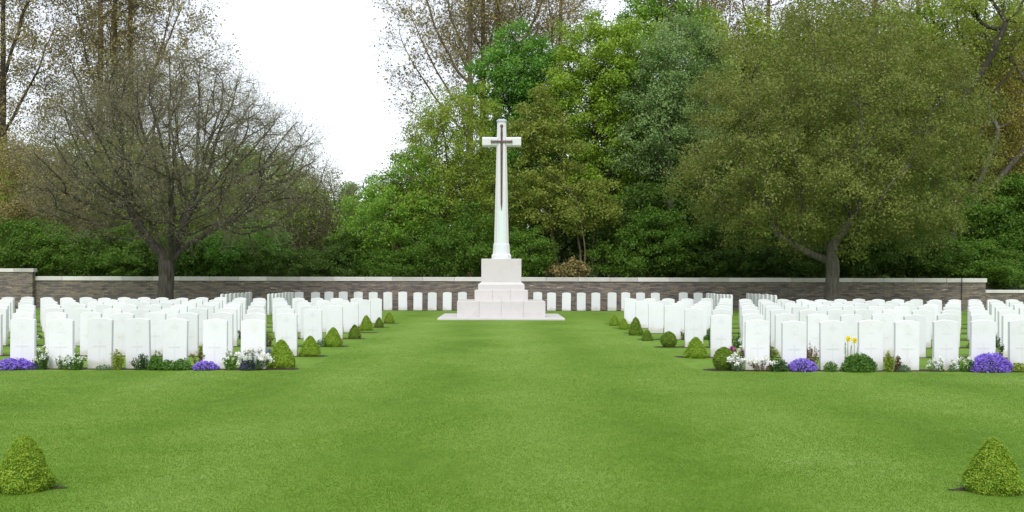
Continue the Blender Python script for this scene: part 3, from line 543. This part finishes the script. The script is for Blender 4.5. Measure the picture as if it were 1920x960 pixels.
b = MB(); b.loft([sq(0.82, 1.0), sq(0.82, 1.19), sq(0.73, 1.27)]); b.box(-0.71, 0.71, -0.71, 0.71, 1.27, 2.11, 0.012); part('plinth', b, 'cross')
def octa(h, z, ch=0.36): c = h * ch; return [(-h + c, -h, z), (h - c, -h, z), (h, -h + c, z), (h, h - c, z), (h - c, h, z), (-h + c, h, z), (-h, h - c, z), (-h, -h + c, z)]
b = MB(); b.loft([octa(0.35, 2.11), octa(0.35, 2.24), octa(0.305, 2.30), octa(0.285, 2.62), octa(0.262, 2.68), octa(0.16, 7.05)]); part('shaft', b, 'shaft')
def octx(h, x, ch=0.3): c = h * ch; return [(x, -h + c, 6.33 - h), (x, h - c, 6.33 - h), (x, h, 6.33 - h + c), (x, h, 6.33 + h - c), (x, h - c, 6.33 + h), (x, -h + c, 6.33 + h), (x, -h, 6.33 + h - c), (x, -h, 6.33 - h + c)]
for x0_, x1_ in ((-0.70, -0.15), (0.15, 0.70)):
    b = MB(); b.loft([octx(0.172 if x0_ < 0 else 0.165, x0_), octx(0.165 if x0_ < 0 else 0.172, x1_)]); part('cross_arm', b, 'shaft')
b = MB(); b.loft([octa(0.185, 7.05), octa(0.185, 7.10), octa(0.12, 7.15)]); part('cap', b, 'lead')
def shaft_h(z): return 0.262 + (0.16 - 0.262) * (z - 2.68) / (7.05 - 2.68)
sw = obj('sword', None, C0)
b = MB(); zz = [3.85, 4.1, 6.30]; hw = [0.006, 0.032, 0.045]
b.loft([[(-w_, -shaft_h(z) - 0.012, z), (0, -shaft_h(z) - 0.04, z), (w_, -shaft_h(z) - 0.012, z), (0, -shaft_h(z) + 0.01, z)] for w_, z in zip(hw, zz)]); obj('blade', b.build('blade', M['bronze']), sw)
b = MB(); b.box(-0.36, 0.36, -0.225, -0.176, 6.30, 6.365, 0.008); b.box(-0.385, -0.35, -0.235, -0.176, 6.285, 6.38, 0.008); b.box(0.35, 0.385, -0.235, -0.176, 6.285, 6.38, 0.008); obj('guard', b.build('guard', M['bronze']), sw)
b = MB(); b.loft([[(-0.034, -0.19, 6.366), (0, -0.23, 6.366), (0.034, -0.19, 6.366), (0, -0.15, 6.366)], [(-0.042, -0.19, 6.6), (0, -0.23, 6.6), (0.042, -0.19, 6.6), (0, -0.15, 6.6)], [(-0.03, -0.185, 6.84), (0, -0.21, 6.84), (0.03, -0.185, 6.84), (0, -0.15, 6.84)]])
obj('grip', b.build('grip', M['bronze']), sw)
b = MB(); b.loft([[(0.06 * s_ * math.cos(a), -0.19 + 0.035 * s_ * math.sin(a), 6.84 + z) for a in np.linspace(0, 2 * math.pi, 9)[:-1]] for s_, z in ((0.4, 0), (1, 0.04), (0.8, 0.09), (0.3, 0.11))]); obj('pommel', b.build('pommel', M['bronze']), sw)

# ------------------------------------------------------------------ headstones
def headstone_mesh(w=0.382, h=0.805, t=0.078, rise=0.034):
    b = MB(); n = 12; bev = 0.005
    def prof(i):
        p = [(-w / 2 + i, -0.1), (w / 2 - i, -0.1)]
        for k in range(n + 1):
            x = w / 2 - i - (w - 2 * i) * k / n; u = x / (w / 2); p.append((x, h - i - rise * u * u))
        return p
    R_ = [[(x, y, z) for x, z in prof(i)] for y, i in ((-t / 2, bev), (-t / 2 + bev, 0), (t / 2 - bev, 0), (t / 2, bev))]
    b.loft(R_); return b.build('headstone', M['headstone'])
HS = headstone_mesh()
def flat(b, pts, y0, y1): b.loft([[(x, y1, z) for x, z in pts], [(x, y0, z) for x, z in pts]])
def badge_mesh(kind):
    b = MB(); zc = 0.665; yf = -0.0402; yb = -0.036
    def ring(r0, r1, n=20):
        for k in range(n):
            a0, a1 = 2 * math.pi * k / n, 2 * math.pi * (k + 1) / n
            flat(b, [(r1 * math.cos(a0), zc + r1 * math.sin(a0)), (r1 * math.cos(a1), zc + r1 * math.sin(a1)), (r0 * math.cos(a1), zc + r0 * math.sin(a1)), (r0 * math.cos(a0), zc + r0 * math.sin(a0))], yf, yb)
    if kind == 0:                                     # round badge with a star boss
        ring(0.052, 0.062); flat(b, [((0.045 if k % 2 == 0 else 0.02) * math.sin(k * math.pi / 5), zc + (0.045 if k % 2 == 0 else 0.02) * math.cos(k * math.pi / 5)) for k in range(10)][::-1], yf, yb)
    elif kind == 1:                                   # lobed leaf badge
        pr = [(0, -.07), (.006, -.03), (.045, -.035), (.038, -.015), (.07, .015), (.045, .02), (.04, .04), (.018, .028), (.022, .06), (0, .078)]
        pts = [(x, zc + z) for x, z in pr] + [(-x, zc + z) for x, z in reversed(pr[1:-1])]; flat(b, pts, yf, yb)
    else:                                             # shield outline with a crossed bar
        ring(0.045, 0.053); b.box(-0.008, 0.008, yf, yb, zc - 0.07, zc - 0.045); b.box(-0.06, 0.06, yf - 0.001, yb, zc - 0.082, zc - 0.068); b.box(-0.014, 0.014, yf, yb, zc + 0.055, zc + 0.08)
    return b.build('badge', M['carving'])
def cross_mesh():
    b = MB(); yf, yb = -0.0399, -0.036
    b.box(-0.014, 0.014, yf, yb, 0.13, 0.345); b.box(-0.014, 0.014, yf, yb, 0.375, 0.44); b.box(-0.095, 0.095, yf - 0.002, yb, 0.346, 0.374); return b.build('carved_cross', M['carving'])
BADGE = [badge_mesh(k) for k in range(3)]; CARVED = cross_mesh()
SPECIAL = {  # (side, row, column) -> label
    ('left', 0, 0): 'front left headstone nearest the lawn, white flowers at its foot', ('left', 0, 1): 'front left headstone above a small purple mound, second from the lawn',
    ('left', 0, 2): 'front left headstone behind low green leafy plants, third from the lawn', ('left', 0, 3): 'front left headstone with dark green tuft at its foot, fourth from the lawn',
    ('left', 0, 4): 'front left headstone with clear round carved badge, fifth from the lawn', ('left', 0, 5): 'front left headstone with white flowers both sides, sixth from the lawn', ('left', 0, 6): 'front left headstone above the purple mound at the photo edge',
    ('right', 0, 0): 'front right headstone nearest the lawn, white flowers at its foot', ('right', 0, 1): 'front right headstone above a small purple mound, second from the lawn', ('right', 0, 2): 'front right headstone between brown twiggy plant and big green bush',
    ('right', 0, 3): 'front right headstone just right of the big green bush', ('right', 0, 4): 'front right headstone beside a bare grass gap, fifth from the lawn', ('right', 0, 5): 'front right headstone with low white flowers, sixth from the lawn',
    ('right', 0, 6): 'front right headstone behind the largest purple mound', ('right', 0, 7): 'front right headstone cut by the right edge of the photo'}
def stone(label, x, y, rz, group, carve=False):
    o = obj('headstone', HS, None, (x, y, 0), rz + random.gauss(0, 0.012)); tag(o, label, 'headstone', group)
    o.rotation_euler[0] = random.gauss(0, 0.008); o.rotation_euler[1] = random.gauss(0, 0.007); o.location[2] = random.gauss(-0.005, 0.008)
    if carve:
        obj('badge', BADGE[random.randrange(3)], o); obj('carved_cross', CARVED, o)
    return o
STONES = {}
for side, sg, x0, pt, lim in (('left', -1, 3.945, 0.607, 955), ('right', 1, 4.05, 0.600, 995)):
    for k, d in enumerate(ROWS):
        j = 0
        while (x0 + pt * j) * F / d < lim:
            lb = SPECIAL.get((side, k, j)) or 'white headstone in the %s row of the %s block, %s from the central lawn' % (ORD[k], side, NTH[j])
            x = sg * (x0 + pt * j) + random.gauss(0, 0.012)
            STONES[side, k, j] = stone(lb, x, d + random.gauss(0, 0.012), 0, 'headstones of the %s block' % side, k < 3); j += 1
for i, px in enumerate([561, 592, 617, 644, 672, 700, 727.5, 755.5, 783.5, 810.5, 838.5, 867]):
    stone('small white headstone along the back wall left of the cross, %s counting out from it' % NTH[11 - i], X(px, 44.2), 44.2, 0, 'headstones along the back wall')
for i, px in enumerate([1008, 1034, 1062, 1090, 1117, 1147.5, 1173, 1201, 1229, 1281.5, 1309]):
    stone('small white headstone along the back wall right of the cross, %s counting out from it' % NTH[i], X(px, 44.2), 44.2, 0, 'headstones along the back wall')
for nm, x, rz in (('left', -8.9, R(90)), ('left outer', -10.7, R(90)), ('right', 8.8, R(-90)), ('right outer', 10.5, R(-90))):
    for i in range(8):
        stone('headstone seen edge-on in the %s line running to the wall, %s from the front' % (nm, NTH[i]), x, 38.9 + 0.61 * i, rz, 'edge-on headstones near the wall')

# ------------------------------------------------------------------ clipped box bushes
BOX = leaf_mat('box_leaves', [(0.072, 0.13, 0.010), (0.115, 0.185, 0.015), (0.155, 0.22, 0.021), (0.20, 0.25, 0.035)], 0.25, 0.5, 9, 0.45)
BOXB = leaf_mat('darker_box_leaves', [(0.045, 0.09, 0.008), (0.075, 0.13, 0.012), (0.115, 0.165, 0.02), (0.145, 0.17, 0.03)], 0.25, 0.5, 9, 0.45)
def box_bush(kind, n, leaf, mat, seed):
    """unit-height, unit-width clipped bush: cone with rounded flanks, or a ball"""
    r = np.random.default_rng(seed); z = r.uniform(0, 1, n) ** (1.35 if kind == 'cone' else 1.0); a = r.uniform(0, 2 * math.pi, n)
    def prof(z):
        if kind == 'cone': return 0.5 * np.clip(1 - z, 0, 1) ** 0.58 * (0.80 + 0.2 * np.clip(z / 0.14, 0, 1)) + 0.008
        return 0.5 * np.sqrt(np.clip(1 - (2 * z - 0.92) ** 2 * 0.86, 0.02, 1)) * (1 - 0.25 * z ** 3)
    depth = np.abs(r.normal(0, 0.03, n)); rr = prof(z) * (1 + 0.05 * np.sin(a * 3 + z * 9) + 0.04 * np.sin(a * 7 - z * 15)) - depth + (r.uniform(0, 1, n) > 0.96) * r.uniform(0, 0.035, n)
    P = np.stack([rr * np.cos(a), rr * np.sin(a), z * 0.985 + 0.01], 1); nb = np.stack([np.cos(a), np.sin(a), np.full(n, 0.5)], 1)
    V, Q = leaf_quads(P, leaf, r, 0.62, nb, 0.9)
    m = 20; zs = np.linspace(0.0, 0.95, 9); core = []                    # dense inner mass so the bush is not see-through
    for zz_ in zs: core += [(prof(np.array(zz_)) * 0.86 * math.cos(t), prof(np.array(zz_)) * 0.86 * math.sin(t), zz_ * 0.96) for t in np.linspace(0, 2 * math.pi, m + 1)[:-1]]
    k0 = len(V); Q2 = np.array([[k0 + i * m + j, k0 + i * m + (j + 1) % m, k0 + (i + 1) * m + (j + 1) % m, k0 + (i + 1) * m + j] for i in range(len(zs) - 1) for j in range(m)])
    return mesh('box_bush', np.concatenate([V, np.array(core)]), np.concatenate([Q, Q2]), mat)
CONE_N = box_bush('cone', 15000, 0.038, BOX, 1); CONE = box_bush('cone', 5000, 0.055, BOX, 2); BALL = box_bush('ball', 4500, 0.06, BOXB, 3); CONE2 = box_bush('cone', 4500, 0.06, BOXB, 4)
def bush(me, px, py, w_, h_, label):
    s = (py - HY) / H; d = F / s; o = obj('box_bush', me, None, (X(px, d), d, 0), random.uniform(0, 6)); o.scale = (w_, w_, h_); tag(o, label, 'box bush', 'clipped box bushes')
bush(CONE_N, 46, 920, 0.41, 0.375, 'large clipped yellow-green box cone on the foreground lawn, lower left corner')
bush(CONE_N, 1863, 919, 0.41, 0.37, 'large clipped yellow-green box cone on the foreground lawn, lower right corner')
for i, (me, px, py, w_, h_) in enumerate([(CONE, 528, 690, .50, .45), (CONE, 582, 668, .42, .37), (CONE, 625, 650, .43, .40), (CONE2, 665, 635, .34, .33), (CONE, 687, 620, .40, .41), (CONE2, 711, 614, .30, .29), (CONE, 730, 606, .36, .34)]):
    bush(me, px, py, w_, h_, 'clipped box bush at the lawn edge, %s of the left line from the front' % NTH[i])
for i, (me, px, py, w_, h_) in enumerate([(BALL, 1358, 692, .36, .36), (CONE, 1305, 670, .46, .38), (BALL, 1254, 650, .35, .33), (CONE2, 1214, 638, .30, .25), (CONE2, 1192, 628, .40, .46), (CONE, 1170, 617, .32, .31), (CONE, 1152, 610, .35, .34)]):
    bush(me, px, py, w_, h_, 'clipped box bush at the lawn edge, %s of the right line from the front' % NTH[i])

# ------------------------------------------------------------------ bed plants
GAIN = 1.2
PM = dict(purple=leaf_mat('purple_petals', [(0.17, 0.10, 0.48), (0.26, 0.16, 0.65), (0.36, 0.26, 0.74)], 0.3, 0.6, 12), white=leaf_mat('white_petals', [(0.72, 0.73, 0.66), (0.82, 0.82, 0.8)], 0.3, 0.6, 12),
          green=leaf_mat('bed_leaves', [(0.05, 0.12, 0.02), (0.09, 0.20, 0.03), (0.14, 0.26, 0.05)], 0.3, 0.6, 8), dark=leaf_mat('dark_bed_leaves', [(0.03, 0.07, 0.02), (0.05, 0.11, 0.03), (0.08, 0.15, 0.05)], 0.3, 0.6, 8),
          brown=leaf_mat('brown_bed_leaves', [(0.09, 0.05, 0.035), (0.16, 0.10, 0.06), (0.20, 0.15, 0.09)], 0.3, 0.6, 8), grey=leaf_mat('grey_green_bed_leaves', [(0.10, 0.15, 0.09), (0.15, 0.22, 0.13)], 0.3, 0.6, 8),
          lime=leaf_mat('lime_bed_leaves', [(0.14, 0.20, 0.02), (0.22, 0.29, 0.04), (0.24, 0.24, 0.06)], 0.3, 0.6, 8), yellow=leaf_mat('yellow_petals', [(0.8, 0.55, 0.02), (0.85, 0.68, 0.10)], 0.3, 0.6, 12),
          violet=leaf_mat('dark_violet_petals', [(0.05, 0.03, 0.12), (0.12, 0.08, 0.25)], 0.3, 0.6, 12), pink=leaf_mat('magenta_petals', [(0.35, 0.06, 0.28), (0.5, 0.15, 0.4)], 0.3, 0.6, 12))
def dome(n, r, wx, h, thick=0.3):
    a = r.uniform(0, 2 * math.pi, n); u = r.uniform(0, 1, n); el = np.arcsin(u); k = 1 - np.abs(r.normal(0, thick, n)).clip(0, 0.95)
    lump = 1 + 0.07 * np.sin(a * 3 + 1) + 0.05 * np.sin(a * 5 + u * 6)
    return np.stack([np.cos(a) * np.cos(el) * wx * k * lump, np.sin(a) * np.cos(el) * np.minimum(wx, 0.16) * k * lump, np.sin(el) * h * k * lump + 0.01], 1)
def stems_mesh(bases, tips, w_):
    V, Q = [], []
    for a, b_ in zip(bases, tips):
        k = len(V); V += [a + np.array([-w_, 0, 0]), a + np.array([w_, 0, 0]), b_ + np.array([w_ * .6, 0, 0]), b_ + np.array([-w_ * .6, 0, 0]), a + np.array([0, -w_, 0]), a + np.array([0, w_, 0]), b_ + np.array([0, w_ * .6, 0]), b_ + np.array([0, -w_ * .6, 0])]; Q += [[k, k + 1, k + 2, k + 3], [k + 4, k + 5, k + 6, k + 7]]
    return np.array(V), np.array(Q)
PLANT_G = 'plants in the headstone beds'; pcount = [100]
def plant(name, label, cat, x, y, wx, h, leafm, flower=None, nl=700, nf=0, ls=0.03, fs=0.022, style='dome', group=PLANT_G):
    """wx: half width in metres"""
    pcount[0] += 1; r = np.random.default_rng(pcount[0]); t = thing(name, label, cat, (x, y, 0.004), group)
    if style == 'dome':
        V, Q = leaf_quads(dome(nl, r, wx, h * 0.95), ls, r, 0.6, np.array([0, -0.3, 1.0]), 0.6); obj('foliage', mesh('foliage', V, Q, PM[leafm]), t)
        if flower:
            P = dome(nf, r, wx * 1.02, h, 0.06) + r.normal(0, 0.006, (nf, 3)); V, Q = leaf_quads(P, fs, r, 0.95, np.array([0, -0.4, 1.0]), 1.2); obj('flowers', mesh('flowers', V, Q, PM[flower]), t)
    else:                                             # upright stems with leaves along them, flowers at the tips
        ns = max(5, int(nl / 45)); a = r.uniform(0, 2 * math.pi, ns); q = r.uniform(0, 1, ns) ** 0.5
        ba = np.stack([np.cos(a) * q * wx * 0.45, np.sin(a) * q * 0.06, np.zeros(ns)], 1); ti = np.stack([np.cos(a) * q * wx * 1.15, np.sin(a) * q * 0.12, h * 1.08 * (1 - 0.4 * q * q) * r.uniform(0.6, 1.05, ns)], 1)
        V, Q = stems_mesh(ba, ti, 0.003); k = r.integers(0, ns, nl); tt = r.uniform(0.05, 0.98, nl)[:, None]
        LV, LQ = leaf_quads(ba[k] + (ti[k] - ba[k]) * tt + r.normal(0, 0.012, (nl, 3)), ls, r, 0.5); obj('foliage', mesh('foliage', np.concatenate([V, LV]), np.concatenate([Q, LQ + len(V)]), PM[leafm]), t)
        if flower:
            k = r.integers(0, ns, nf); P = ti[k] + r.normal(0, 0.018, (nf, 3)); V, Q = leaf_quads(P, fs, r, 0.95, np.array([0, -0.6, 0.8]), 1.0); obj('flowers', mesh('flowers', V, Q, PM[flower]), t)
    return t
D0 = 15.9; S0 = F / D0
def fp(px): return X(px, D0)
FB = [  # px, half width px, height px, name, label, category, leaf, flower, nl, nf, leaf size, flower size, style
    (28, 38, 19, 'aubrieta', 'spreading purple flower mound at the left edge of the front bed', 'flowers', 'dark', 'purple', 500, 1500, .03, .026, 'dome'),
    (82, 12, 38, 'white_flowers', 'upright white-flowered plant between the two leftmost front headstones', 'flowers', 'dark', 'white', 420, 240, .035, .02, 'up'),
    (118, 24, 24, 'white_flowers', 'low sparse white flowers before the sixth front left headstone', 'flowers', 'green', 'white', 320, 170, .03, .018, 'up'),
    (148, 16, 27, 'white_flowers', 'green plant with scattered white flowers left of the round-badge headstone', 'flowers', 'green', 'white', 520, 110, .035, .02, 'up'),
    (198, 14, 9, 'low_plant', 'tiny grey-green plant at the foot of the round-badge headstone', 'plant', 'grey', None, 200, 0, .025, .02, 'dome'),
    (222, 12, 30, 'brown_plant', 'olive-brown upright plant right of the round-badge headstone', 'plant', 'lime', None, 450, 0, .035, .02, 'up'),
    (266, 16, 26, 'dark_plant', 'dark green tapering tuft before the fourth front left headstone', 'plant', 'dark', None, 700, 0, .03, .02, 'up'),
    (294, 14, 24, 'leafy_plant', 'light green leafy plant between fourth and third front left headstones', 'plant', 'green', None, 600, 0, .035, .02, 'dome'),
    (290, 9, 36, 'dark_plant', 'dark plant peeping up behind the light green leafy plant', 'plant', 'dark', None, 260, 0, .03, .02, 'up'),
    (318, 14, 17, 'leafy_plant', 'low green leafy plant before the left half of the third front headstone', 'plant', 'green', None, 420, 0, .035, .02, 'dome'),
    (342, 16, 19, 'leafy_plant', 'low leafy plant with yellowish edge right of the third front headstone', 'plant', 'green', None, 480, 0, .035, .02, 'dome'),
    (367, 12, 40, 'brown_plant', 'taller plant with green top and brown base beside the small purple mound', 'plant', 'brown', 'lime', 420, 90, .035, .03, 'up'),
    (386, 22, 15, 'aubrieta', 'small purple flower mound below the second front left headstone', 'flowers', 'dark', 'purple', 300, 800, .03, .024, 'dome'),
    (436, 14, 30, 'white_flowers', 'white-flowered plant left of the big white flower clump', 'flowers', 'green', 'white', 420, 140, .035, .022, 'up'),
    (478, 30, 34, 'white_flowers', 'big white flower clump beside the front left box cone', 'flowers', 'dark', 'white', 620, 1100, .03, .03, 'up'),
    (466, 13, 15, 'violet_flowers', 'dark violet flowers in front of the big white clump', 'flowers', 'dark', 'violet', 240, 240, .03, .022, 'dome'),
    # right
    (1384, 13, 28, 'white_flowers', 'white flower clump right of the round front box bush', 'flowers', 'grey', 'white', 300, 420, .03, .03, 'up'),
    (1426, 22, 22, 'white_flowers', 'low white flowers before the first front right headstone', 'flowers', 'brown', 'white', 300, 420, .03, .03, 'up'),
    (1458, 18, 21, 'dark_plant', 'rounded dark green plant left of the small purple mound', 'plant', 'dark', None, 800, 0, .03, .02, 'dome'),
    (1450, 11, 40, 'leafy_plant', 'green leafy plant between first and second front right headstones', 'plant', 'green', None, 380, 0, .035, .02, 'up'),
    (1503, 25, 22, 'aubrieta', 'small purple flower mound between second and third front right headstones', 'flowers', 'dark', 'purple', 400, 1100, .03, .024, 'dome'),
    (1528, 17, 50, 'brown_plant', 'wispy brown twiggy plant right of the small purple mound', 'plant', 'brown', None, 420, 0, .028, .02, 'up'),
    (1556, 12, 17, 'low_plant', 'small green plant before the third front right headstone', 'plant', 'green', None, 320, 0, .03, .02, 'dome'),
    (1607, 29, 30, 'green_shrub', 'large rounded green bush below the yellow daffodils', 'shrub', 'green', None, 2400, 0, .034, .02, 'dome'),
    (1664, 13, 30, 'leafy_plant', 'green and russet plant left of the fifth front right headstone', 'plant', 'lime', None, 420, 0, .035, .02, 'up'),
    (1676, 11, 26, 'brown_plant', 'russet plant touching the fifth front right headstone', 'plant', 'brown', None, 260, 0, .035, .02, 'up'),
    (1690, 13, 11, 'low_plant', 'low grey-green plant before the fifth front right headstone', 'plant', 'grey', None, 260, 0, .03, .02, 'dome'),
    (1770, 24, 20, 'white_flowers', 'low white flowers before the sixth front right headstone', 'flowers', 'green', 'white', 300, 220, .03, .02, 'up'),
    (1803, 16, 28, 'white_flowers', 'white flowers just left of the largest purple mound', 'flowers', 'green', 'white', 360, 180, .03, .02, 'up'),
    (1852, 37, 33, 'aubrieta', 'largest purple flower mound, domed, in the front right bed', 'flowers', 'dark', 'purple', 700, 3200, .03, .024, 'dome'),
    (1880, 12, 38, 'brown_plant', 'brownish plant with pale blooms right of the largest purple mound', 'plant', 'brown', 'white', 300, 30, .03, .025, 'up'),
    (1910, 22, 14, 'lime_plant', 'low lime green plant at the right edge of the front bed', 'plant', 'lime', None, 500, 0, .03, .02, 'dome'),
]
for (px, hw_, hp, nm, lb, cat, lm, fm, nl, nf, ls, fs, st) in FB:
    plant(nm, lb, cat, fp(px), D0 - 0.05 + (0.3 if 'behind' in lb or hp > 35 and cat == 'plant' else 0) + random.uniform(-0.03, 0.03), hw_ / S0 * (1.05 if nm == 'aubrieta' else 1.18), hp / S0 * (0.98 if nm == 'aubrieta' else 1.12), lm, fm, int(nl * 1.4), int(nf * 1.25), ls, fs, st)
plant('purple_flowers', 'magenta flowers behind the round front box bush on the right', 'flowers', X(1380, 18.3), 18.3, 0.12, 0.28, 'brown', 'pink', 300, 120, .035, .03, 'up')
for i, px in enumerate((1590, 1602)):
    dd = 17.9; t = thing('daffodil', ['left', 'right'][i] + ' of the two yellow daffodils above the large green bush', 'daffodil', (X(px, dd), dd, 0.004), 'yellow daffodils')
    r = np.random.default_rng(300 + i); hz = Z(634 + 3 * i, dd); V, Q = stems_mesh([np.zeros(3), np.array([.03, 0, 0]), np.array([-.03, 0, 0])], [np.array([0, 0, hz]), np.array([.06, 0, hz * .7]), np.array([-.05, 0, hz * .75])], 0.006); obj('stem', mesh('stem', V, Q, PM['green']), t)
    b = MB()
    for k in range(6):
        a = k * math.pi / 3; ca, sa = math.cos(a), math.sin(a); b.Q.append([b._add([(0, -0.012, hz), (0.035 * ca - 0.02 * sa, -0.02, hz + 0.035 * sa + 0.02 * ca), (0.065 * ca, -0.015, hz + 0.065 * sa), (0.035 * ca + 0.02 * sa, -0.02, hz + 0.035 * sa - 0.02 * ca)]) + q for q in range(4)])
    b.loft([[(rr_ * math.cos(a), y_, hz + rr_ * math.sin(a)) for a in np.linspace(0, 2 * math.pi, 9)[:-1]] for rr_, y_ in ((0.014, -0.01), (0.02, -0.05), (0.026, -0.055))], False); obj('bloom', b.build('bloom', PM['yellow']), t)
# plants at the feet of the rows behind, where they show between the stones
kinds = [('low_plant', 'low green plant', 'plant', 'green', None, 'dome', .13, .14), ('dark_plant', 'dark green tuft', 'plant', 'dark', None, 'up', .11, .28), ('brown_plant', 'brownish plant', 'plant', 'brown', None, 'up', .10, .22),
         ('aubrieta', 'purple flower mound', 'flowers', 'dark', 'purple', 'dome', .16, .12), ('white_flowers', 'white-flowered plant', 'flowers', 'green', 'white', 'up', .12, .22), ('leafy_plant', 'light leafy plant', 'plant', 'lime', None, 'dome', .12, .18)]
rk = random.Random(5)
for (side, k, j), st_ in list(STONES.items()):
    if k == 0 or k > 4 or j > 11 - 2 * k + 6 or rk.random() > 0.85: continue
    nm, lb, cat, lm, fm, sty, wx, h = rk.choices(kinds, [4, 3, 2, 1, 1.3, 2])[0]
    x = st_.location[0] + rk.uniform(0.18, 0.42) * rk.choice((-1, 1)); s_ = rk.uniform(0.75, 1.2)
    plant(nm, '%s by the %s-row %s headstone, %s from the central lawn' % (lb, ORD[k], side, NTH[j]), cat, x, ROWS[k] - 0.14, wx * s_, h * s_, lm, fm, 260, 160, .035, .025, sty, 'plants in the rear headstone beds')

# ------------------------------------------------------------------ mown grass blades near the camera
r = np.random.default_rng(99); n = 650000
dd = 5.6 + 26 * r.beta(1.0, 3.2, n); xx = r.uniform(-0.56, 0.56, n) * dd
ok = (dd < 15.6) | (np.abs(xx) < 3.1); xx, dd = xx[ok], dd[ok]; n = len(xx)
base = np.stack([xx, dd, np.zeros(n)], 1); hgt = r.uniform(0.003, 0.010, n)[:, None]; wd = (0.0014 + 0.00026 * dd)[:, None]
an = r.uniform(0, 2 * math.pi, n); side = np.stack([np.cos(an), np.sin(an), np.zeros(n)], 1); lean = np.stack([r.normal(0, 0.3, n), r.normal(0, 0.3, n), np.ones(n)], 1)
V = np.stack([base - side * wd, base + side * wd, base + lean * hgt], 1).reshape(-1, 3)
GAIN_ON = False
GM = leaf_mat('grass_blades', [(0.090, 0.184, 0.012), (0.131, 0.241, 0.022), (0.164, 0.278, 0.037), (0.215, 0.328, 0.067)], 0.35, 0.6, 0.7, 0.06, (0.8, 1.2, 1), 6, 1.2, -0.13, True)
tag(obj('grass', mesh('grass', V, np.arange(3 * n, dtype=np.int32).reshape(n, 3), GM)), 'short mown green grass of the foreground lawn', 'grass', None, 'stuff')
